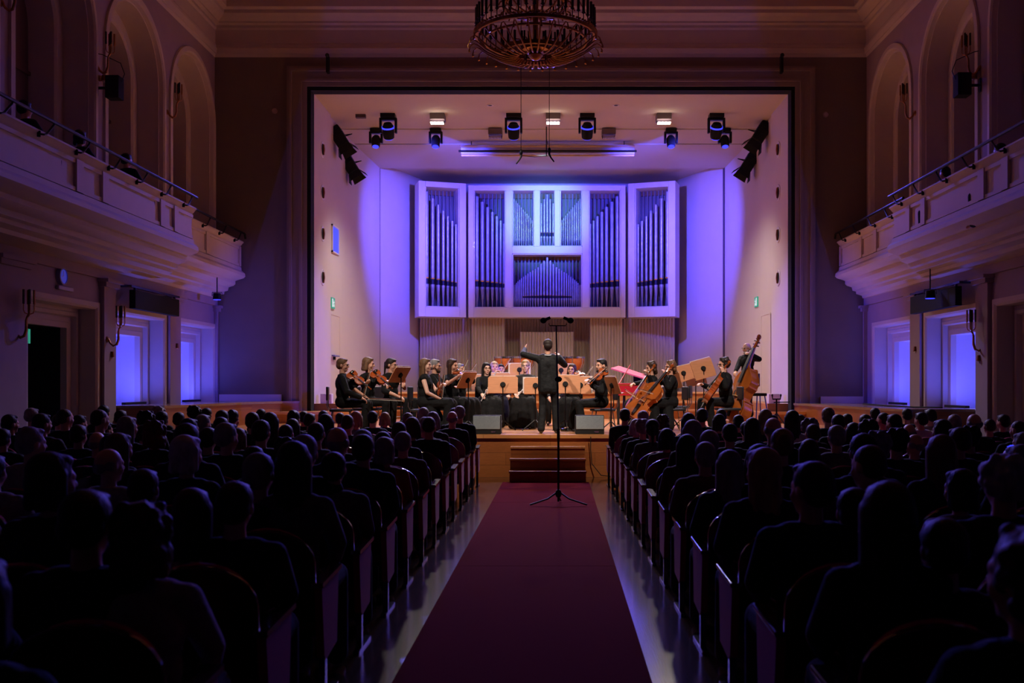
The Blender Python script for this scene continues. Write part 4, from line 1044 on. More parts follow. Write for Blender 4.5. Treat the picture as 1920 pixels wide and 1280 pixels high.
# ============================================================ INSTRUMENTS AND STAGE FURNITURE
M_var = mat('violin_varnish', srgb(172, 78, 30), .22, coat=.7, noise=.35, nscale=9, stretch=(1, 1, .3))
M_var2 = mat('cello_varnish', srgb(186, 98, 38), .22, coat=.7, noise=.35, nscale=5, stretch=(1, 1, .3))
M_ebony = mat('ebony', srgb(18, 16, 16), .2, coat=.8)
M_bow = mat('bow_stick', srgb(126, 72, 44), .35); M_hairbow = mat('bow_hair', srgb(214, 204, 190), .6)
M_string = mat('strings', srgb(200, 200, 205), .3, .8)
def outline(L_, w_up, w_waist, w_low, slope=0.):
    # half outline of the body from the bottom (0) to the top (L_) ; returns [(x,z)]
    ks = [(0, 0), (.0, .55*w_low), (.03, .8*w_low), (.09, .97*w_low), (.18, 1.0*w_low), (.28, .95*w_low), (.345, .84*w_low), (.37, .88*w_low), (.375, .80*w_low), (.42, .70*w_waist*1.35), (.5, w_waist), (.58, w_waist*1.06), (.625, .93*w_up), (.635, 1.0*w_up), (.66, .95*w_up), (.74, 1.0*w_up), (.84, .97*w_up-slope*.2*w_up), (.92, .80*w_up-slope*.35*w_up), (.975, .5*w_up-slope*.2*w_up), (1.0, .18*w_up)]
    out = []
    for i in range(len(ks)-1):
        p0 = ks[max(i-1, 0)]; p1 = ks[i]; p2 = ks[i+1]; p3 = ks[min(i+2, len(ks)-1)]
        sharp = abs(p2[0]-p1[0]) < .012
        for k in range(1 if sharp else 4):
            t_ = k/4.0
            f_ = lambda a, b, c, d: .5*((2*b)+(-a+c)*t_+(2*a-5*b+4*c-d)*t_*t_+(-a+3*b-3*c+d)*t_**3)
            out.append((max(0, f_(p0[1], p1[1], p2[1], p3[1])) if k else p1[1], (p1[0]+(p2[0]-p1[0])*t_)*L_))
    out.append((ks[-1][1], ks[-1][0]*L_))
    return out
def bowed(name, label, cat, kind, A, B, front, group=None, matl=None):
    """A lower end of the body, B the scroll; front = direction the belly faces"""
    A = Vector(A); B = Vector(B); z = (B-A).normalized(); y = -(Vector(front)-z*Vector(front).dot(z)).normalized(); x = y.cross(z)
    T = Matrix((x, y, z)).transposed().to_4x4(); T.translation = A
    t = thing(name, label, cat, A, 0, group); T0 = Matrix((x, y, z)).transposed().to_4x4()
    Lt = (B-A).length; m = matl or M_var
    if kind == 'violin': BL, wu, ww, wl, th, nk = .605, .14, .092, .175, .030, .22
    elif kind == 'cello': BL, wu, ww, wl, th, nk = .62, .135, .092, .172, .10, .22
    else: BL, wu, ww, wl, th, nk = .62, .135, .095, .18, .125, .22
    BL *= Lt; wu, ww, wl, th = wu*Lt, ww*Lt, wl*Lt, th*Lt
    if kind == 'violin': th = .045*Lt
    hf = outline(BL, wu, ww, wl, 1.0 if kind == 'bass' else 0.)
    full = hf+[(-x_, z_) for x_, z_ in hf[::-1]]; 
    o2 = []
    for p in full:
        if not o2 or (abs(p[0]-o2[-1][0])+abs(p[1]-o2[-1][1])) > 1e-5: o2.append(p)
    if abs(o2[0][0]-o2[-1][0])+abs(o2[0][1]-o2[-1][1]) < 1e-5: o2.pop()
    b = MB(); n = len(o2); cz = BL*.45
    def ring(f, y_): return [Vector((p[0]*f, y_, cz+(p[1]-cz)*f)) for p in o2]
    rings = [ring(.05, -th/2-.05*BL*.6), ring(.45, -th/2-.04*BL*.6), ring(.8, -th/2-.018*BL*.6), ring(.97, -th/2-.004*BL), ring(1.03, -th/2-.004*BL), ring(1.03, -th/2+.01*BL), ring(.985, -th/2+.01*BL), ring(.985, th/2-.01*BL), ring(1.03, th/2-.01*BL), ring(1.03, th/2+.004*BL), ring(.8, th/2+.02*BL), ring(.05, th/2+.035*BL)]
    v = [p for r_ in rings for p in r_]; f = []
    for k in range(len(rings)-1):
        for j in range(n): f.append((k*n+j, k*n+(j+1) % n, (k+1)*n+(j+1) % n, (k+1)*n+j))
    f += [tuple(range(n-1, -1, -1)), tuple(range((len(rings)-1)*n, len(rings)*n))]
    b.add(v, f)
    for e in (-1, 1):   # f holes
        b.mat(1).tube([Vector((e*ww*.45+e*s_*.10*ww, -th/2-.032*BL, cz+q*BL)) for q, s_ in ((-.10, 1.6), (-.09, .7), (-.05, .2), (0, .0), (.05, -.3), (.08, -.9), (.07, -1.5))], .0065*Lt, 5)
    b.mat(0); b.xf(T0); obj('soundbox', b, [m, M_ebony], t, smooth=62)
    nb = MB(); zt = BL+nk*Lt; yn = -th/2-.01*Lt
    nb.tube([(0, yn+.02*Lt, BL-.01*Lt), (0, yn+.008*Lt, BL+.03*Lt), (0, yn+.004*Lt, zt)], [.03*Lt, .021*Lt, .018*Lt], 8)
    peg = [(0, yn, zt), (0, yn+.01*Lt, zt+.05*Lt), (0, yn+.025*Lt, zt+.10*Lt)]
    nb.tube(peg, [.018*Lt, .02*Lt, .015*Lt], 8)
    sc = [(0, yn+.03*Lt+.028*Lt*(1-a/14)*cos(a*.7-2.2)-.02*Lt, zt+.12*Lt+.028*Lt*(1-a/14)*sin(a*.7-2.2)+.02*Lt) for a in range(12)]
    nb.tube([peg[-1]]+sc, [.015*Lt]+[.015*Lt*(1-a*.03) for a in range(12)], 8)
    nb.cyl((-.024*Lt, sc[-1][1], sc[-1][2]), (.024*Lt, sc[-1][1], sc[-1][2]), .011*Lt, seg=8)
    nb.xf(T0); nk_o = obj('neck', nb, m, t)
    for k in range(4): obj('peg', MB().cyl((-.05*Lt if k % 2 else 0, yn+.012*Lt, zt+(.03+.02*k)*Lt), (0 if k % 2 else .05*Lt, yn+.012*Lt, zt+(.03+.02*k)*Lt), .006*Lt, .009*Lt, 6).xf(T0), M_ebony, nk_o)
    fb = MB(); fb.prism([(-.014*Lt, yn-.016*Lt), (.014*Lt, yn-.016*Lt), (.014*Lt, yn-.006*Lt), (-.014*Lt, yn-.006*Lt)], 'z', zt-.005, zt); 
    w0, w1 = .026*Lt, .017*Lt; zb = BL*.67
    fb = MB().add([(-w0, yn-.034*Lt, zb), (w0, yn-.034*Lt, zb), (w1, yn-.014*Lt, zt), (-w1, yn-.014*Lt, zt), (-w0, yn-.02*Lt, zb), (w0, yn-.02*Lt, zb), (w1, yn-.0, zt), (-w1, yn-.0, zt)], [(0, 1, 2, 3), (7, 6, 5, 4), (0, 4, 5, 1), (1, 5, 6, 2), (2, 6, 7, 3), (3, 7, 4, 0)]).xf(T0)
    obj('fingerboard', fb, M_ebony, t, smooth=0)
    zbr = BL*.42
    obj('bridge', MB().prism([(-.045*Lt, yn-.0), (.045*Lt, yn-.0), (.03*Lt, yn-.045*Lt), (-.03*Lt, yn-.05*Lt)], 'z', zbr, zbr+.008*Lt).xf(T0), mat('maple', srgb(214, 176, 120), .5), t, smooth=0)
    obj('tailpiece', MB().add([(-.02*Lt, yn-.022*Lt, .02*Lt), (.02*Lt, yn-.022*Lt, .02*Lt), (.03*Lt, yn-.034*Lt, BL*.32), (-.03*Lt, yn-.034*Lt, BL*.32), (-.02*Lt, yn-.01*Lt, .02*Lt), (.02*Lt, yn-.01*Lt, .02*Lt), (.03*Lt, yn-.022*Lt, BL*.32), (-.03*Lt, yn-.022*Lt, BL*.32)], [(0, 1, 2, 3), (7, 6, 5, 4), (0, 4, 5, 1), (1, 5, 6, 2), (2, 6, 7, 3), (3, 7, 4, 0)]).xf(T0), M_ebony, t, smooth=0)
    sm2 = MB()
    for k in range(4):
        q = (k-1.5); sm2.tube([(q*.012*Lt, yn-.036*Lt, BL*.31), (q*.014*Lt, yn-.052*Lt, zbr), (q*.007*Lt, yn-.018*Lt, zt)], .0015*Lt if kind == 'violin' else .0012*Lt, 4)
    obj('strings', sm2.xf(T0), M_string, t)
    if kind == 'violin': obj('chin_rest', MB().ell((-.08*Lt, yn-.02*Lt, .06*Lt), (.07*Lt, .02*Lt, .045*Lt)).xf(T0), M_ebony, t)
    else: obj('endpin', MB().cyl((0, 0, 0), (0, 0, -.16*Lt if kind == 'cello' else -.07*Lt), .008, .004, 6).xf(T0), M_chrome, t)
    return t
def bow(A, B, label, hairdir=(0, 0, -1), group='bows held by the string players'):
    A = Vector(A); B = Vector(B); t = thing('bow', label, 'bow', A, 0, group); d = B-A; n = Vector(hairdir); n = (n-d*n.dot(d)/d.length_squared).normalized()
    obj('stick', MB().tube([(0, 0, 0), tuple(d*.5-n*.004), tuple(d), tuple(d+n*.02)], [.006, .0055, .004, .005], 6), M_bow, t)
    obj('bow_hair', MB().tube([tuple(d*.06+n*.02), tuple(d*.995+n*.018)], .0035, 4), M_hairbow, t)
    obj('frog', MB().ell(tuple(d*.06+n*.01), (.012, .012, .012), seg=6, rings=4), M_ebony, t)
    return t
M_desk = mat('music_desk_wood', srgb(204, 140, 98), .45, noise=.15, nscale=6, stretch=(1, 1, 6)); M_paper = mat('sheet_paper', srgb(214, 200, 196), .8)
def music_stand(px, py, Y, zf, rot, label, w=.56, h=.34, tilt=18, paper=True, foot=0., roll=0):
    """desk centre at px,py ; rot = direction (deg) in which the desk's printed side faces, 90 = away from the audience"""
    c = P(px, py, Y); t = thing('music_stand', label, 'music stand', (c.x, c.y, zf), R(rot-90), 'wooden music stands on the stage'); hz = c.z-zf
    T = Matrix.Translation((0, 0, hz)) @ Matrix.Rotation(R(roll), 4, 'Y') @ Matrix.Rotation(R(-tilt), 4, 'X')
    T = Matrix.Translation((0, 0, hz)) @ Matrix.Rotation(R(roll), 4, 'Y') @ Matrix.Rotation(R(tilt), 4, 'X')
    d = MB(); e = .03; po = [(-w/2, -h/2), (w/2, -h/2), (w/2, h/2-e), (w/2-e, h/2), (-w/2+e, h/2), (-w/2, h/2-e)]
    d.prism(po, 'y', -.012, .0, T); obj('desk', d, M_desk, t, smooth=0); obj('ledge', MB().box(-w/2, 0, -h/2, w/2, .05, -h/2+.015, T), M_desk, t)
    if paper:
        for k, e in enumerate((-1, 1)): obj('sheet_music', MB().box(e*.125-.12, .004+.003*k, -h/2+.015, e*.125+.12, .01+.003*k, h/2+.015, T), M_paper, t)
    obj('clamp', MB().cyl(T @ Vector((0, -.014, 0)), T @ Vector((0, -.05, 0)), .055, .045, 14), M_blackmatte, t)
    obj('pole', MB().cyl((0, -.035, .3), (0, -.035, hz-.0), .011, seg=8).cyl((0, -.035, .06), (0, -.035, .55), .016, seg=8), M_black, t)
    for k in range(3):
        a = 2*pi*k/3+foot; obj('leg', MB().tube([(0, -.035, .22), (.26*cos(a), -.035+.26*sin(a), .012)], .011, 6), M_black, t)
    return t
def stool_chair(x, y, zf, rot, label, back=True, seat=.46, blue=False, s=1.0):
    t = thing('musician_chair', label, 'chair', (x, y, zf), R(rot), 'black musicians\' chairs'); mt = mat('blue_black_pad', srgb(24, 26, 36), .5) 
    obj('seat', MB().box(-.21, -.21, seat-.05, .21, .21, seat), mt, t, bevel=.02)
    if back: obj('backrest', MB().box(-.19, -.27, seat+.16, .19, -.235, seat+.42), mt, t, bevel=.015); obj('back_frame', MB().tube([(-.15, -.2, seat-.04), (-.15, -.255, seat+.05), (-.15, -.25, seat+.3)], .011, 6).tube([(.15, -.2, seat-.04), (.15, -.255, seat+.05), (.15, -.25, seat+.3)], .011, 6), M_chrome, t)
    for sx in (-1, 1):
        for sy in (-1, 1): obj('leg', MB().cyl((sx*.16, sy*.16, seat-.05), (sx*.21, sy*.21, 0), .011, seg=6), M_chrome, t)
    obj('stretcher', MB().tube([(-.18, -.18, .25), (.18, -.18, .25)], .008, 5).tube([(-.18, .18, .25), (.18, .18, .25)], .008, 5), M_chrome, t)
    return t

# ---- helper placing a seated musician whose head sits at pixel (hx, top)
ZF = ZS
def rz(face): return R(face-90)         # face = compass angle in degrees, 0 = +X, 90 = away from the camera, 270 = towards the camera
def pel_at(hx, Y, hd=(0, 0)): p = P(hx, VY, Y); return (p.x+hd[0], Y+hd[1])
def sitter(label, hx, htop, Y, face, hd=(0, 0), zf=None, chair=None, **k):
    zf = ZF if zf is None else zf
    x, y = pel_at(hx, Y, hd)
    ztop = H+(VY-htop)*Y/F-zf
    s = (ztop-.46)/(.085+.50+.165+.13-.006); s = max(.93, min(s, 1.12))
    cl = chair or 'black padded chair under '+label.split(',')[0]
    stool_chair(x-.03*cos(R(face)), y-.03*sin(R(face)), zf, face-90, cl[:200], seat=.44)
    return person(label, (x, y, zf), rz(face), s=s, group=k.pop('group', None), **k)
W = P
# --- first violins, left, facing the conductor
Yv = 18.8
sitter('grey-haired man in black shirt and glasses with lowered violin, leftmost player', 643, 671, Yv, 8, g='m', hair='short', hc='lightbrown', glasses=True, lh=W(690, 720, Yv-.25), rh=W(676, 745, Yv-.2), head=(-12, -4, 0), lean=-.02, chair='black padded chair of the leftmost violinist',
       lnrm=(0, .3, 1), legs=((.13, .42, .5), (.14, .36, .09), (-.12, .44, .5), (-.13, .46, .09)))
bowed('violin', 'violin held low by the leftmost player, blue light on its edge', 'violin', 'violin', W(655, 699, Yv-.15), W(697, 731, Yv-.32), (.35, -.9, .45), 'violins and violas')
bow(W(684, 746, Yv-.3), W(757, 750, Yv-.5), 'violin bow resting across the lap of the leftmost player')
sitter('short-haired woman in black top with violin on her shoulder, second from left', 690, 668, Yv+.6, -20, hd=(.0, .0), g='f', hair='bob', hc='lightbrown', sleeves='elbow', lh=W(727, 722, Yv+.2), rh=W(683, 742, Yv+.3), head=(14, -6, 0), chair='black padded chair of the second violinist from left')
bowed('violin', 'bright orange violin held by the woman second from left', 'violin', 'violin', W(699, 697, Yv+.35), W(737, 730, Yv+.1), (.1, -.8, .6), 'violins and violas')
bow(W(681, 744, Yv+.2), W(694, 692, Yv+.25), 'violin bow held upright by the woman second from left')
sitter('dark-haired man in black shirt behind the left music stand, glasses', 733, 670, Yv+1.4, -25, g='m', hair='pony', hc='darkbrown', glasses=True, lh=W(757, 720, Yv+.9), rh=W(745, 742, Yv+1.0), head=(8, -8, 0), sleeves='rolled', chair='black padded chair behind the left music stand')
bowed('viola', 'dark violin held upright behind the left music stand', 'violin', 'violin', W(757, 729, Yv+1.1), W(757, 690, Yv+.9), (-.7, -.6, .2), 'violins and violas')
music_stand(749, 702, Yv+.1, ZF, 158, 'wooden music stand seen nearly edge-on between the left violinists', roll=0, tilt=32, foot=.4)
sitter('woman with long fair hair in sleeveless black dress, left of centre', 797, 671, Yv-.1, -5, g='f', hair='verylong', hc='lightbrown', sleeves='none', dress='dress', lh=W(829, 722, Yv-.2), rh=W(826, 748, Yv-.3), head=(-10, -2, 0), skin=M_skin2, chair='blue-black chair of the woman in the sleeveless dress', lcurl=1.1)
bowed('violin', 'dark red violin held upright on the lap of the woman in the sleeveless dress', 'violin', 'violin', W(826, 741, Yv-.1), W(822, 699, Yv-.15), (.8, -.5, 0), 'violins and violas')
bow(W(827, 752, Yv-.3), W(832, 702, Yv-.3), 'bow held upright by the woman in the sleeveless dress')
sitter('bearded man with glasses half hidden behind the long-haired woman', 815, 673, Yv+.9, -10, g='m', hair='short', hc='grey', beard='brown', glasses=True, head=(0, -4, 0), chair='black padded chair of the bearded man')
sitter('woman with long brown hair playing violin with bow raised, left of the flutist', 848, 672, Yv+.7, -40, g='f', hair='long', hc='brown', sleeves='short', dress='skirt', lh=W(879, 704, Yv+.35), rh=W(858, 706, Yv+.15), head=(10, -4, 8), lel=(-.3, .3, -1), rel=(.6, .2, -.6), chair='black padded chair of the woman with raised bow')
bowed('violin', 'orange violin at the chin of the woman left of the flutist', 'violin', 'violin', W(853, 697, Yv+.55), W(889, 701, Yv+.2), (.1, -.5, .8), 'violins and violas')
bow(W(857, 713, Yv+.1), W(877, 673, Yv+.2), 'bow raised steeply by the woman left of the flutist')
sitter('person half hidden behind the violinist with long brown hair', 862, 681, Yv+2.2, -35, g='m', hair='short', hc='grey', lh=W(885, 702, Yv+1.9), rh=W(878, 705, Yv+1.8), chair='black padded chair of the half hidden violinist')
bow(W(879, 700, Yv+1.9), W(893, 680, Yv+1.9), 'short visible bow of the half hidden violinist')
music_stand(875, 712, Yv-.1, ZF, 158, 'wooden music stand seen edge-on before the woman with raised bow', tilt=28, foot=.2)
# --- centre
Yc = 20.9
sitter('woman with long dark hair and glasses lowering a flute, behind the front stand', 912, 679, Yc, -75, g='f', hair='verylong', hc='black', glasses=True, dress='skirt', lh=W(916, 732, Yc-.55), rh=W(903, 738, Yc-.5), head=(6, -4, 0), skin=M_skin2, open_collar=True, chair='black padded chair of the flutist with dark hair')
M_silver = mat('silver', srgb(225, 225, 230), .25, .5)
def flute(A, B, label):
    A = Vector(A); B = Vector(B); d = B-A; t = thing('flute', label, 'flute', A, 0, 'silver flutes'); obj('tube', MB().cyl((0, 0, 0), tuple(d), .011, seg=10), M_silver, t); k_ = MB()
    for i in range(9): k_.ell(tuple(d*(.18+.07*i)+Vector((0, -.012, .004))), (.011, .008, .011), seg=8, rings=5)
    k_.tube([tuple(d*.15+Vector((0, -.013, 0))), tuple(d*.8+Vector((0, -.013, 0)))], .003, 4)
    obj('keys', k_, M_silver, t); return t
flute(W(902, 752, Yc-.6), W(930, 698, Yc-.65), 'silver flute slanting down in the hands of the dark-haired woman')
sitter('fair-haired woman just behind the dark-haired flutist', 927, 677, Yc+1.5, -80, g='f', hair='bun', hc='blond', dress='skirt', lh=W(940, 700, Yc+1.2), rh=W(925, 705, Yc+1.1), rel=(.5, 0, -.8), chair='black padded chair of the fair-haired woman')
bow(W(935, 706, Yc+1.1), W(956, 672, Yc+1.2), 'thin bow slanting up in front of the left kettledrum')
sitter('dark-haired player behind the second row, left of the conductor', 939, 682, Yc+2.4, -80, g='m', hair='short', hc='black', chair='black padded chair of the second row dark-haired player')
sitter('fair woman in black lace top with flute, left of the conductor', 990, 674, Yc-.2, -95, g='f', hair='updo', hc='blond', glasses=True, dress='skirt', lh=W(978, 735, Yc-.6), rh=W(966, 738, Yc-.6), top=M_lace, hd=(-.05, 0), skin=M_skin2, chair='black padded chair of the woman in lace')
flute(W(967, 747, Yc-.7), W(987, 722, Yc-.72), 'silver flute on the lap of the woman in black lace')
sitter('woman with brown hair playing viola, right of the conductor', 1075, 681, Yc-.1, -100, g='f', hair='long', hc='brown', dress='skirt', lh=W(1094, 706, Yc-.4), rh=W(1068, 712, Yc-.5), head=(-8, -4, -8), glasses=True, hd=(-.03, 0), chair='black padded chair of the viola player')
bowed('viola', 'brown viola at the chin of the woman right of the conductor', 'viola', 'violin', W(1079, 698, Yc-.25), W(1105, 705, Yc-.5), (0, -.5, .8), 'violins and violas')
bow(W(1093, 712, Yc-.5), W(1111, 686, Yc-.4), 'thin bow slanting up right of the conductor')
sitter('seated musician with fair hair behind the centre stands', 1042, 696, Yc+1.4, -95, g='m', hair='short', hc='brown', chair='black padded chair behind the centre stands')
sitter('bearded dark-haired man in black playing violin, right of centre', 1127, 672, Yv+.3, 190, g='m', hair='short', hc='black', beard='black', lh=W(1109, 722, Yv+.1), rh=W(1101, 713, Yv-.1), sleeves=True, head=(24, -4, 0), lean=-.02, legs=((.12, .45, .5), (.13, .52, .09), (-.12, .43, .5), (-.13, .36, .09)), chair='black padded chair of the bearded violinist')
bowed('violin', 'orange violin of the bearded man, held across his chest', 'violin', 'violin', W(1135, 694, Yv+.1), W(1105, 722, Yv-.2), (-.1, -.9, .5), 'violins and violas')
bow(W(1100, 717, Yv-.2), W(1137, 686, Yv-.1), 'bow of the bearded violinist, slanting up to the right')
music_stand(1149, 722, Yv-.3, ZF, 20, 'wooden music stand seen edge-on beside the bearded violinist', tilt=20, foot=.5)
# front desks
music_stand(943, 721, Yv+.6, ZF, 90, 'wide wooden music stand facing away, left of the conductor', w=.58, h=.33, tilt=-10, foot=.3)
music_stand(974, 693, Yc+1.0, ZF, 90, 'small wooden music stand in the second row, left of the conductor', w=.42, h=.28, tilt=-8)
music_stand(935, 713, Yc+.8, ZF, 90, 'wooden music stand mostly hidden behind the wide left stand', w=.5, h=.33, tilt=-8)
music_stand(1052, 694, Yc+1.0, ZF, 90, 'small wooden music stand in the second row, right of the conductor', w=.44, h=.28, tilt=-8)
music_stand(1004, 723, Yv+.5, ZF, 90, 'wooden music stand directly behind the conductor\'s left side', w=.44, h=.32, tilt=-10, foot=1.2)
music_stand(1060, 720, Yv+.45, ZF, 90, 'wide wooden music stand facing away, right of the conductor', w=.58, h=.35, tilt=-10, foot=.7)
music_stand(1088, 722, Yv+.9, ZF, 90, 'wooden music stand overlapped by the wide right stand', w=.42, h=.34, tilt=-8, foot=.2)
music_stand(906, 716, Yc+.6, ZF, 90, 'wooden music stand left of the dark-haired flutist', w=.5, h=.32, tilt=-8, foot=.9)
# --- conductor
cxy = P(1028, VY, 18.35)
person('male conductor in black suit on the stage, back to the audience, arms raised', (cxy.x, 18.35, ZF), rz(93), sit=False, g='m', hair='short', hc='darkbrown', s=1.01, dress='jacket', top=M_suit, bottomcol=M_suit,
       lh=W(984, 654, 18.6), rh=W(1049, 668, 18.75), lel=(-1.0, -.1, .15), rel=(1.0, -.2, -1.3), head=(6, -8, 0), side=-.02, lean=-.03, legs=((.13, .03, .50), (.15, .02, .09), (-.10, .03, .5), (-.13, -.02, .09)), lnrm=(1, 0, -.3), lcurl=.15, rcurl=.7)
# --- cellos on the right, facing left
Yk = 19.3
sitter('curly brown-haired woman cellist, the left of the two', 1217, 677, Yk+.9, 195, g='f', hair='curly', hc='brown', lh=W(1217, 704, Yk+.42), rh=W(1172, 724, Yk+.35), head=(8, -12, 0), dress='skirt', lel=(-.4, 0, -1), lean=.06, legs=((.24, .38, .50), (.26, .34, .09), (-.24, .38, .5), (-.26, .34, .09)), hd=(.08, 0), chair='black padded chair of the left woman cellist')
bowed('cello', 'cello partly hidden behind the front cello', 'cello', 'cello', W(1181, 768, Yk+.4), W(1231, 686, Yk+.5), (-.9, -.35, .35), 'cellos', M_var2)
bow(W(1172, 729, Yk+.3), W(1193, 744, Yk+.2), 'cello bow held by the left woman cellist')
sitter('woman cellist with light brown curly hair in long dark skirt', 1245, 675, Yk, 190, g='f', hair='curly', hc='lightbrown', lh=W(1247, 703, Yk-.28), rh=W(1201, 727, Yk-.45), head=(20, -8, 0), dress='skirt', lel=(-.5, .1, -.8), lean=.02, hd=(.14, 0), legs=((.24, .38, .50), (.26, .34, .09), (-.24, .38, .5), (-.26, .34, .09)), chair='black padded chair of the right woman cellist')
bowed('cello', 'glossy orange-brown cello slanting in front of the women cellists', 'cello', 'cello', W(1187, 782, Yk-.5), W(1264, 686, Yk-.25), (-.6, -.8, .2), 'cellos', M_var2)
bow(W(1198, 728, Yk-.5), W(1226, 737, Yk-.65), 'cello bow crossing the strings of the front cello')
music_stand(1265, 712, Yk+1.1, ZF, 20, 'wooden music stand seen edge-on behind the women cellists', tilt=16)
music_stand(1281, 700, Yk+1.6, ZF, 110, 'wooden music stand with black disc, left of three by the cellist', w=.5, h=.34, tilt=-14, roll=-12)
music_stand(1303, 705, Yk+1.7, ZF, 110, 'wooden music stand with black disc, middle and lowest of three', w=.46, h=.4, tilt=-14, roll=-10)
music_stand(1318, 691, Yk+1.2, ZF, 112, 'tall wooden music stand with black disc, right of three by the cellist', w=.5, h=.4, tilt=-14, roll=-14)
stool_chair(P(1272, 0, Yk+1.3).x, Yk+1.3, ZF, 75, 'empty black padded chair between the cellists')
sitter('dark curly-haired man with glasses playing a slim cello, facing left', 1357, 669, Yk+.3, 188, g='m', hair='bushy', hc='darkbrown', glasses=True, lh=W(1356, 700, Yk-.03), rh=W(1317, 721, Yk+.25), head=(14, -10, 0), lel=(-.5, .1, -.8), lean=.06, hd=(.05, 0), legs=((.24, .38, .50), (.26, .40, .09), (-.24, .38, .5), (-.26, .34, .09)), chair='black padded chair of the male cellist')
bowed('cello', 'reddish cello held by the curly-haired man, seen from the side', 'cello', 'cello', W(1322, 752, Yk-.15), W(1372, 679, Yk+.1), (-.9, .1, .3), 'cellos', M_var)
# --- double bass
Yb2 = 20.0
bx = P(1402, VY, Yb2+.5)
person('bald man with white beard and glasses standing behind a double bass', (bx.x, Yb2+.5, .93), rz(215), sit=False, g='m', hair='bald', hc='white', beard='white', glasses=True, s=.93, lh=W(1409, 664, Yb2-.02), rh=W(1372, 712, Yb2), lel=(-1, 0, -.25), head=(-5, -10, 0), lean=.04, legs=((.10, .05, .50), (.12, .03, .09), (-.14, .14, .56), (-.16, .08, .14)), voxel=.008)
struct('floor_bass_riser', MB().box(bx.x-.45, Yb2+.18, ZS, bx.x+.5, Yb2+1.0, .93), M_stage, 0)
bowed('double_bass', 'large glossy orange double bass leaning to the right', 'double bass', 'bass', W(1374, 788, Yb2-.15), W(1431, 632, Yb2-.0), (-.85, -.5, .2), None, M_var2)
tc = thing('bass_stool', 'tall stool with blue backrest behind the bass player', 'stool', (P(1424, 0, 21).x, 21.1, ZF), R(200))
obj('seat', MB().lathe([(0, .72), (.17, .72), (.18, .69), (.17, .66), (0, .66)], seg=18), M_blackmatte, tc); obj('backrest', MB().box(-.16, -.22, .86, .16, -.19, 1.14), mat('blue_pad', srgb(40, 46, 120), .5), tc, bevel=.015)
for k in range(4): a = pi/4+pi/2*k; obj('leg', MB().cyl((.13*cos(a), .13*sin(a), .67), (.24*cos(a), .24*sin(a), 0), .012, seg=6), mat('blue_metal', srgb(60, 70, 170), .3, .6), tc)
obj('back_post', MB().tube([(0, -.15, .68), (0, -.21, .78), (0, -.205, 1.0)], .014, 6), MATS['blue_metal'], tc)
# empty instrument stand
p = P(1456, 748, 21.0); t = thing('instrument_stand', 'empty black tripod instrument stand at the right end of the stage', 'instrument stand', (p.x, 21.0, ZF)); zt = p.z-ZF
obj('pole', MB().cyl((0, 0, .1), (0, 0, zt), .018, seg=8), M_black, t); obj('yoke', MB().tube([(-.09, 0, zt+.07), (-.08, 0, zt), (.08, 0, zt), (.09, 0, zt+.07)], .016, 6).ell((-.09, 0, zt+.08), (.02, .02, .03)).ell((.09, 0, zt+.08), (.02, .02, .03)), M_black, t); obj('side_arm', MB().cyl((-.06, 0, zt-.07), (.28, 0, zt-.06), .012, seg=6), M_black, t)
for k in range(3): a = 2*pi*k/3+.5; obj('leg', MB().cyl((0, 0, .3), (.27*cos(a), .27*sin(a), .012), .012, seg=6), M_black, t)
# --- kettledrums on the top riser
M_copper = mat('copper', srgb(236, 148, 96), .25, .6, noise=.2, nscale=3); M_skinhead = mat('drum_head', srgb(205, 196, 188), .6)
def timpano(px, dpx, Y, label, first=None):
    c = P(px, 669, Y); r = dpx/2*Y/F; t = thing('kettledrum', label, 'drum', (c.x, Y, 1.45), 0, 'copper kettledrums'); h_ = c.z-1.45
    obj('bowl', MB().lathe([(.0, h_-r*1.35), (r*.35, h_-r*1.3), (r*.7, h_-r*1.05), (r*.92, h_-r*.6), (r*.99, h_-r*.2), (r*.99, h_-.03)], seg=32), M_copper, t)
    obj('drum_head', MB().cyl((0, 0, h_-.01), (0, 0, h_), r*1.0, seg=32), M_skinhead, t); obj('hoop', MB().lathe([(r*.99, h_-.045), (r*1.04, h_-.045), (r*1.04, h_+.012), (r*.98, h_+.012)], seg=32), M_chrome, t)
    for k in range(6):
        a = 2*pi*k/6+.3; obj('strut', MB().tube([(r*1.05*cos(a), r*1.05*sin(a), h_), (r*1.03*cos(a), r*1.03*sin(a), h_-r*.7), (r*.6*cos(a), r*.6*sin(a), max(.03, h_-r*1.5)), (r*.7*cos(a), r*.7*sin(a), .02)], .012, 6), M_chrome, t)
    obj('base', MB().lathe([(0, .12), (.1, .1), (.14, 0), (0, 0)], seg=16), M_black, t); obj('stem', MB().cyl((0, 0, .1), (0, 0, h_-r*1.3), .04, seg=10), M_black, t)
    return t
timpano(945, 36, 30.5, 'copper kettledrum, leftmost of four behind the orchestra'); timpano(981, 40, 30.2, 'copper kettledrum, second from left, beside the conductor\'s arm')
timpano(1036, 42, 30.2, 'copper kettledrum, third from left, partly behind the conductor'); timpano(1077, 38, 30.5, 'copper kettledrum, rightmost of four')
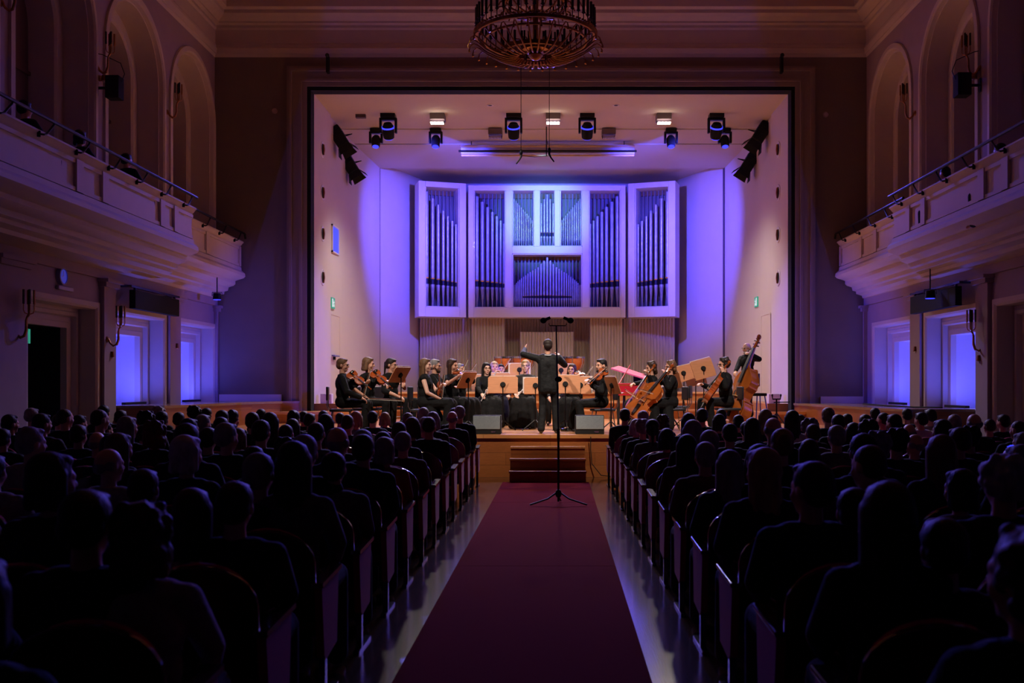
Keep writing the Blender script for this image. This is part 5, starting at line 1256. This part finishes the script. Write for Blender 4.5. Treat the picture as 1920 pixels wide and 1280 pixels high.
# --- red harpsichord
M_red = mat('red_lacquer', srgb(176, 28, 52), .3, coat=.5); M_lidin = mat('lid_inside', srgb(214, 96, 120), .45)
Yh = 22.6; t = thing('harpsichord', 'red harpsichord with raised lid behind the cellists', 'harpsichord', (P(1170, 0, Yh).x, Yh, ZF))
x0, x1 = P(1148, 0, Yh).x-t.location.x, P(1207, 0, Yh).x-t.location.x
zb, zt = H+(VY-741)*Yh/F-ZF, H+(VY-718)*Yh/F-ZF
cs_ = MB(); cs_.prism([(x0, -.35), (x1+.55, -.35), (x1+.55, .05), (x1+.2, .3), (x0+.2, .55), (x0, .55)], 'z', zb, zt); obj('case', cs_, M_red, t, bevel=.01)
obj('gold_band', MB().box(x0-.004, -.36, zb+.05, x1+.5, -.352, zb+.06).box(x0-.004, -.36, zt-.05, x1+.5, -.352, zt-.04), M_gold, t)
lz0 = H+(VY-693)*Yh/F-ZF; Tl = Matrix.Translation((0, .5, zt))
lidm = MB(); a = [Vector((P(1146, 0, Yh).x-t.location.x, .1, H+(VY-692)*Yh/F-ZF)), Vector((P(1206, 0, Yh).x-t.location.x, -.2, H+(VY-711)*Yh/F-ZF)), Vector((x1+.3, .5, zt+.1)), Vector((x0+.2, .75, zt+.38))]
lidm.add(a+[p+Vector((0, 0, .03)) for p in a], [(3, 2, 1, 0), (4, 5, 6, 7), (0, 1, 5, 4), (1, 2, 6, 5), (2, 3, 7, 6), (3, 0, 4, 7)]); obj('lid', lidm, [M_lidin], t, smooth=0)
obj('lid_prop', MB().cyl((x0+.15, -.2, zt), (x0+.42, .1, zt+.42), .012, seg=6), M_red, t)
obj('music_desk', MB().box(x1-.2, .42, zt+.0, x1+.3, .45, zt+.2), M_blackmatte, t); obj('keyboard', MB().box(x1+.1, -.36, zt-.12, x1+.5, -.3, zt-.02), M_white, t)
for (x, y) in ((x0+.12, -.25), (x1+.4, -.25), (x0+.3, .4)): obj('leg', MB().lathe([(0, 0), (.03, 0), (.025, .1), (.04, .3), (.03, zb), (0, zb)], c=(x, y, 0), seg=10), M_blackmatte, t)
sitter('harpsichord player hidden behind the cellists, dark jacket', 1210, 690, Yh+.4, 175, g='m', hair='short', hc='black', face=False, chair='black padded chair at the harpsichord') if False else None
# --- stage monitors
def monitor(px0, px1, Y, label):
    a, b = P(px0, 0, Y).x, P(px1, 0, Y).x; t = thing('stage_monitor', label, 'speaker', ((a+b)/2, Y, ZF), 0, 'wedge monitors at the stage edge'); w_ = (b-a)/2; h_ = .34
    obj('cabinet', MB().prism([(0, 0), (.42, 0), (.34, h_), (.03, h_), (0, .085)], 'x', -w_, w_), M_blackmatte, t, bevel=.008)
    obj('grille', MB().box(-w_+.012, -.012, .09, w_-.012, .012, h_-.01), mat('monitor_grille', srgb(140, 152, 156), .6, noise=.3, nscale=120), t, bevel=.005)
    obj('handle', MB().box(-.04+.12, -.006, .03, .04+.12, .0, .055), M_chrome, t)
monitor(886, 939, 18.05, 'grey wedge monitor speaker on the stage edge left of the steps'); monitor(1079, 1133, 18.05, 'grey wedge monitor speaker on the stage edge right of the steps')
# --- tall microphone stand in the aisle
p = P(1047, 948, 13.6); t = thing('microphone_stand', 'tall black tripod stand with two microphones on the red carpet', 'microphone stand', (p.x, 13.6, .012)); Ht = H+(VY-612)*13.6/F
obj('lower_pole', MB().cyl((0, 0, .05), (0, 0, 1.02), .016, seg=10), M_black, t); obj('upper_pole', MB().cyl((0, 0, .95), (-.03, 0, Ht), .010, seg=8), M_black, t); obj('collar', MB().cyl((0, 0, .9), (0, 0, 1.05), .022, seg=10).ell((0, 0, .16), (.045, .045, .06)), M_black, t)
obj('stereo_bar', MB().tube([(-.13, 0, Ht+.03), (-.12, 0, Ht), (.1, 0, Ht), (.11, 0, Ht+.03)], .008, 6), M_black, t)
for sx, aa in ((-1, -.02), (1, .0)):
    x = -.02+sx*.12; obj('microphone', MB().cyl((x-sx*.03, 0, Ht+.11), (x+sx*.04, 0, Ht+.08), .02, .022, 10).ell((x+sx*.065, 0, Ht+.07), (.045, .04, .04)), M_blackmatte, t)
obj('cable_clip', MB().ell((0, -.02, 1.72), (.05, .03, .04)), M_blackmatte, t)
for a in (R(195), R(-15), R(85)): obj('leg', MB().tube([(0, 0, .19), (.15*cos(a), .15*sin(a)*.6, .09), (.40*cos(a), .40*sin(a), .018)], .012, 6), M_black, t)

# ============================================================ AUDIENCE
M_t_black = mat('top_black', srgb(30, 31, 36), .85, spec=.25, bump=.7, bscale=9, bdist=.035); M_t_navy = mat('top_navy', srgb(30, 36, 54), .85, spec=.25, bump=.7, bscale=9, bdist=.035); M_t_green = mat('top_dark_green', srgb(22, 50, 46), .85, spec=.25, bump=.7, bscale=9, bdist=.035)
M_t_grey = mat('top_grey', srgb(92, 90, 94), .9, bump=.2, bscale=60, noise=.3, nscale=40); M_t_red = mat('top_red', srgb(130, 26, 44), .85); M_t_maroon = mat('top_maroon', srgb(84, 28, 40), .85)
M_t_cream = mat('top_cream', srgb(160, 150, 146), .9, bump=.4, bscale=50, noise=.35, nscale=50); M_t_brown = mat('top_brown', srgb(90, 62, 58), .85); M_t_white = mat('top_white', srgb(190, 188, 196), .85)
TOPS = {'black': M_t_black, 'navy': M_t_navy, 'green': M_t_green, 'grey': M_t_grey, 'red': M_t_red, 'maroon': M_t_maroon, 'cream': M_t_cream, 'brown': M_t_brown, 'white': M_t_white, 'orange': mat('top_orange', srgb(150, 52, 34), .85)}
M_jeans = mat('dark_trousers', srgb(30, 32, 42), .85)
PROTO = {}
def proto(g, kind, turn):
    key = (g, kind, turn)
    if key in PROTO: return PROTO[key]
    t, info = person(None, (0, 0, -50), 0, sit=True, g=g, hair=kind, hc='darkbrown', s=.97, seat=.44, head=(-turn, -3, 0), voxel=.0115, face=False, top=M_t_black, bottomcol=M_jeans, shoes=(turn == 0 and kind == 'short'))
    me = {}
    for ch in REG[t.name]:
        me[ch.name.split('.')[0]] = ch.data
    # sitting height of this prototype
    zs = max(v.co.z for v in me['hair'].vertices) if kind != 'bald' else max(v.co.z for v in me['body'].vertices)
    for ch in REG[t.name]: bpy.data.objects.remove(ch)
    bpy.data.objects.remove(t)
    PROTO[key] = (me, zs); return PROTO[key]
# type codes -> (gender, hair mesh, hair colour, words)
TY = {'s': ('m', 'short', 'darkbrown', 'short dark hair'), 'k': ('m', 'short', 'black', 'short black hair'), 'sg': ('m', 'short', 'grey', 'short grey hair'), 'sb': ('m', 'cropped', 'brown', 'short brown hair'), 'sw': ('m', 'short', 'white', 'short white hair'),
      'b': ('m', 'bald', 'grey', 'bald crown'), 'bob': ('f', 'bob', 'darkbrown', 'dark bobbed hair'), 'bb': ('f', 'bob', 'lightbrown', 'light brown bobbed hair'), 'gb': ('f', 'bob', 'grey', 'grey bobbed hair'), 'wb': ('f', 'bob', 'white', 'white bobbed hair'), 'yb': ('f', 'bob', 'blond', 'blond bobbed hair'),
      'rb': ('f', 'bob', 'auburn', 'red bobbed hair'), 'rc': ('f', 'curly', 'red', 'curly red hair'), 'c': ('m', 'bushy', 'black', 'bushy black hair'), 'cg': ('f', 'bushy', 'grey', 'curly grey hair'), 'cb': ('f', 'curly', 'brown', 'curly brown hair'),
      'l': ('f', 'long', 'darkbrown', 'long dark hair'), 'll': ('f', 'long', 'lightbrown', 'long light brown hair'), 'lb': ('f', 'long', 'blond', 'long blond hair'), 'lg': ('f', 'long', 'grey', 'long grey hair'), 'bun': ('f', 'bun', 'darkbrown', 'dark hair in a bun'),
      'up': ('f', 'updo', 'lightbrown', 'pinned-up brown hair'), 'ug': ('f', 'updo', 'grey', 'pinned-up grey hair'), 'p': ('f', 'pony', 'darkbrown', 'dark ponytail'), 'cw': ('m', 'bushy', 'white', 'ruffled white hair')}
# x, top y, width in px, type, clothing, turn of the head (deg, + = towards the right)
AUD = '''61 764 25 sg black 20;80 774 32 s black 45;128 766 33 sb black 20;150 777 30 s black 50;195 759 26 k black 10;203 767 36 sb black 30;198 795 27 s black 30;183 810 32 b black 0;60 799 48 sg cream 25;47 870 58 bob cream 10;
210 841 58 b cream 15;148 795 34 k black 0;208 814 40 s green 0;6 803 32 s black 0;227 768 25 s black 0;240 779 36 lg black 40;298 760 25 cg black 0;275 768 32 c black 0;304 770 28 k black 0;336 772 25 k black 0;
365 759 29 c black 0;388 764 20 k black 0;320 786 36 rc black 0;356 783 38 s black 35;382 776 30 sg black 25;417 768 28 s black 10;415 781 33 s black 0;437 767 24 bun black 0;439 782 25 sb black 0;432 791 45 sg green 20;
307 810 50 ll black 15;351 814 45 wb green 20;434 847 62 sg black 10;335 845 57 bob black 20;314 881 72 cb black 0;464 801 30 bb black 0;478 772 28 s black 0;470 928 95 l cream 10;490 766 22 s black 0;507 772 30 l black 0;
490 786 36 s black 0;458 792 30 s black 0;503 813 44 sg black 10;537 817 56 c black 10;551 768 28 bun black 0;549 784 30 bob black 0;551 795 34 sb black 0;582 774 24 s black 15;607 769 24 s black 0;611 775 30 l red 0;
593 791 32 sb grey 10;613 801 40 b navy 0;594 825 56 l grey 0;638 774 22 s navy 0;652 777 32 sb navy 0;668 770 24 yb cream 0;655 804 36 ug navy 0;686 808 42 s black 0;676 846 68 k grey 0;699 770 24 k black 0;
722 772 22 yb black 0;707 790 32 sb black 0;740 781 34 rb black 0;765 773 23 up red 0;797 763 24 gb black 0;788 771 24 gb black 0;797 781 30 sg black 0;820 781 26 sb black 0;849 764 21 s black 0;862 760 20 sg black 0;
848 771 24 b black 0;785 808 35 sg maroon 0;725 813 34 s green 0;752 818 38 gb orange 20;523 935 60 cb cream 0;96 1036 112 bob green 10;640 846 40 s black 0;570 770 24 s black 0;20 776 28 s black 20;-12 850 50 s cream 0;
1167 765 24 s black 0;1230 769 25 sg black 0;1174 791 25 wb black 0;1197 784 30 cg black 0;1223 785 30 p grey 0;1243 782 24 cb black 0;1250 802 30 bob brown 0;1290 773 30 l black 0;1316 765 26 k black 0;1268 813 46 l brown 0;
1312 786 38 lg black 0;1290 827 38 sg brown 0;1303 842 48 lg green 0;1348 775 28 bob black 0;1352 766 22 s black 0;1368 793 32 s black 0;1356 837 54 lb black -25;1384 777 24 s black 0;1410 782 30 l black 0;1399 796 32 s black 0;
1391 805 40 sg green 0;1435 766 26 ll black 0;1447 777 22 sb black 0;1449 783 30 b black 0;1485 768 28 l white 0;1518 782 30 cg black 0;1465 802 40 up black 0;1524 794 32 sb maroon 0;1552 763 30 up black 0;1571 776 30 s black 0;
1588 775 20 s black 0;1568 796 40 sg grey 0;1457 831 50 k black 0;1422 863 60 s green -15;1517 844 60 bob black 0;1524 899 86 l black -10;1597 791 32 bob black 0;1618 776 26 s black 0;1627 784 28 cb black -10;1655 773 24 sb black -20;
1675 775 28 s black -40;1726 772 24 k white -15;1743 766 24 k cream -15;1704 795 32 b black 0;1680 800 40 c black 0;1644 805 30 cg black 0;1618 811 44 s black 0;1714 814 46 b black -15;1753 813 44 ll black 0;1596 833 48 sb grey -25;
1671 847 62 cw black 0;1632 882 62 bob cream -20;1739 891 66 b green 0;1765 785 32 l black -20;1789 776 28 sg black -10;1826 776 32 b black -10;1855 785 28 sb black -10;1797 800 40 s black -20;1817 796 38 c black -10;1797 843 32 b black -10;
1838 832 50 ug black -15;1908 788 28 sb black -20;1915 800 26 gb black -20;1911 809 32 lg orange -20;1928 885 60 wb green -20;1860 978 125 cb green -25;1600 962 100 cb black -10;1700 1010 90 s black 0;1345 1000 90 s black 0;
20 1180 150 s black 0;1700 765 24 s black 0;1640 764 24 s black 0;1880 776 26 s black -20;1500 800 30 s black 0;110 785 30 s black 20;1760 855 44 s black 0;1870 900 60 s black -20;1440 915 80 s black 0;395 800 36 s black 0;270 800 34 s black 0;
520 842 46 s black 0;640 900 62 s black 0;400 905 66 s black 0;215 935 80 s black 0;560 915 60 s black 0'''
ROWY = [16.1-k*1.0 for k in range(15)]          # arm-rest ends of the rows
folk = []
for rec in AUD.replace('\n', '').split(';'):
    x, yt, w_, ty, cl, tn = rec.split(); x, yt, w_, tn = float(x), float(yt), float(w_), int(tn)
    Y1 = 345/w_; Y2 = 709/max(8, yt-VY); Y_ = (Y1*Y1*Y2)**(1/3) if yt < 1000 else Y1
    best = None
    for r_, yr in enumerate(ROWY):
        yp = yr+.30; z = H+(VY-yt)*yp/F; X_ = (x-VX)*yp/F
        cost = abs(math.log(yp/Y_))*3+max(0, 1.16-z)*6+max(0, z-1.42)*6
        if -1.30 < X_ < 1.10: cost += 3*min(abs(X_+1.30), abs(X_-1.10))
        for f_ in folk:
            if f_['row'] == r_ and abs(f_['X']-X_) < .46: cost += 3*(.46-abs(f_['X']-X_))/.46+.4
        if best is None or cost < best[0]: best = (cost, r_, X_, z, yp)
    _, r_, X_, z, yp = best
    X_ = min(X_, -1.30) if X_ < -.2 else max(X_, 1.10)
    X_ = max(XL+.45, min(XR-.45, X_))
    folk.append(dict(row=r_, X=X_, z=min(1.46, max(1.12, z)), Y=yp, ty=ty, cl=cl, tn=tn, w=w_))
# keep neighbours in a row apart
for r_ in range(len(ROWY)):
    for sgn in (-1, 1):
        row = sorted([f_ for f_ in folk if f_['row'] == r_ and f_['X']*sgn > 0], key=lambda f_: abs(f_['X']))
        for a, b in zip(row[:-1], row[1:]):
            if abs(b['X'])-abs(a['X']) < .45: b['X'] = sgn*(abs(a['X'])+.45)
        # everybody beyond the wall is dropped
        for f_ in row:
            if f_['X'] < XL+.35 or f_['X'] > XR-.35: f_['drop'] = 1
folk = [f_ for f_ in folk if 'drop' not in f_]
# auditorium chair prototype: origin on the floor below the seat, sitter faces +Y ; arm ends at y=0 of the row
def chair_proto():
    t = empty('auditorium_chair', (0, 0, -60))
    bk = MB(); N = 12; z0, z1 = .42, .9; 
    prof = [(-.25, z0), (.25, z0)]+[(.25*cos(a)*1.0, .74+.17*sin(a)) for a in [pi*i/N for i in range(N+1)]]
    def shell(y0, y1, s_): return MB().prism([(x*s_, z) for x, z in prof], 'y', y0, y1)
    sh_ = shell(.06, .085, 1.0)
    Tb = Matrix.Rotation(R(6), 4, 'X')
    back = obj('backrest', shell(.0, .028, 1.0).xf(Matrix.Translation((0, .06, .4)) @ Matrix.Rotation(R(8), 4, 'X') @ Matrix.Translation((0, 0, -.4))), M_seatwood, t, bevel=.006)
    obj('back_cushion', shell(.028, .075, .9).xf(Matrix.Translation((0, .06, .4)) @ Matrix.Rotation(R(8), 4, 'X') @ Matrix.Translation((0, 0, -.4))), M_velvet, t, bevel=.015)
    obj('seat', MB().box(-.235, .12, .36, .235, .56, .43), M_velvet, t, bevel=.02); obj('seat_shell', MB().box(-.235, .12, .335, .235, .55, .36), M_seatwood, t)
    return t
def arm_unit(parent, x):
    a = obj('armrest', MB().prism([(-.02, .615), (.44, .635), (.44, .66), (-.02, .64)], 'x', x-.03, x+.03), M_seatwood, parent, smooth=0, bevel=.006)
    obj('side_panel', MB().prism([(.0, .615), (.40, .63), (.36, .25), (.10, .22), (.06, .25)], 'x', x-.02, x+.02), M_velvet, parent, smooth=0)
    obj('leg', MB().box(x-.018, .08, 0, x+.018, .13, .26).box(x-.02, .0, 0, x+.02, .4, .02), M_seatmetal, parent, bevel=.003)
cp = chair_proto(); arm_unit(cp, -.27)
cpa = {}
ordn = ('first', 'second', 'third', 'fourth', 'fifth', 'sixth', 'seventh', 'eighth', 'ninth', 'tenth', 'eleventh', 'twelfth', 'thirteenth', 'fourteenth', 'fifteenth')
def place_chair(X_, r_, n_, side, taken):
    first = not cpa; loc = (X_, ROWY[r_], 0)
    lb = ('%s maroon auditorium chair, %s block, %s row from the stage, ' % ('occupied' if taken else 'empty', side, ordn[r_]))+('at the aisle' if n_ == 0 else '%s from the aisle' % ordn[min(n_, 14)])
    if first: cp.location = loc; t = cp
    else: t = dup(cp, loc)
    if first: cpa[1] = 1
    tag(t, lb, 'chair', 'auditorium chairs, %s row from the stage' % ordn[r_])
    if n_ == 0 and side == 'left': arm_unit_dup(t)
    return t
ARM = {}
def arm_unit_dup(t):
    if not ARM:
        e = empty('tmp_arm'); arm_unit(e, .27); ARM['l'] = [(c.name.split('.')[0], c.data) for c in REG[e.name]]
        for c in REG[e.name]: bpy.data.objects.remove(c)
        bpy.data.objects.remove(e)
    for n_, me in ARM['l']:
        o = bpy.data.objects.new(n_, me); C.objects.link(o); o.parent = t
used_lab = {}
for r_ in range(len(ROWY)):
    for side, sgn in (('left', -1), ('right', 1)):
        row = sorted([f_ for f_ in folk if f_['row'] == r_ and f_['X']*sgn > 0], key=lambda f_: abs(f_['X']))
        # chairs: aisle chair always, then one per sitter and fillers in between (only where the camera sees them)
        xa = 1.46 if sgn < 0 else 1.22; xs = [(xa, None)]
        for f_ in row:
            ax = abs(f_['X'])
            if ax-xa < .4: xs[0] = (xa, f_); f_['X'] = sgn*min(max(ax, xa-.07), xa+.12)
            else:
                while ax-xs[-1][0] > 1.04: xs.append((xs[-1][0]+.52, None))
                if ax-xs[-1][0] < .50: ax = xs[-1][0]+.50
                f_['X'] = sgn*ax; xs.append((ax, f_))
        for n_, (ax, f_) in enumerate(xs):
            Yr = ROWY[r_]; pxx = VX+sgn*ax*F/(Yr+.2)
            vis = -60 < pxx < 1980 and ax < 7.6
            if f_ is not None: f_['seat'] = n_
            if vis: place_chair(sgn*ax, r_, n_, side, f_ is not None)
cnt = {}
for f_ in folk:
    g, kind, hc, words = TY[f_['ty']]; turn = f_['tn']; turn = 0 if abs(turn) < 12 else (30 if turn > 0 else -30)
    me, zs = proto(g, kind, turn); side = 'left' if f_['X'] < 0 else 'right'
    sc_z = f_['z']/zs; sc_z = max(.93, min(1.1, sc_z)); rnd = random.uniform
    t = empty('person', (f_['X'], ROWY[f_['row']]+.29, 0), R(rnd(-4, 4))); t.scale = (min(1.06, sc_z+.01), sc_z, sc_z)
    ow = {'sb': '', }.get(f_['ty'], '')
    n_ = f_.get('seat', 0)
    lb = '%s, %s top, %s block, %s row, %s' % (words, {'black': 'black', 'navy': 'navy', 'green': 'dark green'}.get(f_['cl'], f_['cl']), side, ordn[f_['row']], 'aisle seat' if n_ == 0 else '%s from aisle' % ordn[min(n_, 14)])
    tag(t, 'person with '+lb, 'person', 'audience in the %s row from the stage' % ordn[f_['row']])
    for nm, mm in (('body', M_skin if f_['ty'] != 'x' else M_skin), ('hair', HAIR[hc]), ('shirt' if g == 'm' else 'blouse', TOPS[f_['cl']]), ('trousers', M_jeans)):
        o = bpy.data.objects.new(nm, me[nm]); C.objects.link(o); o.parent = t; REG.setdefault(t.name, []).append(o)
        o.material_slots[0].link = 'OBJECT'; o.material_slots[0].material = mm
    if f_['ty'] == 'ug' and f_['w'] > 45:
        gl = MB(); c = Vector((0, .04, zs-.02)); 
        for e in (-1, 1): gl.ell(c+Vector((e*.03, 0, 0)), (.024, .006, .012), seg=10, rings=6)
        gl.tube([c+Vector((-.06, 0, 0)), c+Vector((.06, 0, 0))], .003, 5); obj('sunglasses', gl, M_lens, t)
# people on the balconies behind the rail
for k, (px, py, X_, ty, lb) in enumerate(((237, 287, -7.35, 's', 'person with dark hair leaning on the left balcony, nearest the stage'), (150, 243, -7.35, 'bob', 'person with bobbed hair on the left balcony, middle of three'), (46, 188, -7.35, 'k', 'person with black hair on the left balcony, farthest from the stage'),
                             (1772, 312, 7.0, 's', 'person barely seen over the right balcony rail, nearer the stage'), (1875, 268, 7.0, 'k', 'person barely seen over the right balcony rail, farther from the stage'))):
    g, kind, hc, words = TY[ty]; me, zs = proto(g, kind, 0); Y_ = abs(X_)*F/abs(px-VX); z = H+(VY-py)*Y_/F
    t = tag(empty('person', (X_, Y_, z-zs), 0), lb, 'person', 'listeners on the %s balcony' % ('left' if X_ < 0 else 'right'))
    t.rotation_euler[2] = R(-25 if X_ < 0 else 25); t.location.y += 0
    for nm, mm in (('body', M_skin), ('hair', HAIR[hc]), ('shirt' if g == 'm' else 'blouse', M_t_black), ('trousers', M_jeans)):
        o = bpy.data.objects.new(nm, me[nm]); C.objects.link(o); o.parent = t; o.material_slots[0].link = 'OBJECT'; o.material_slots[0].material = mm
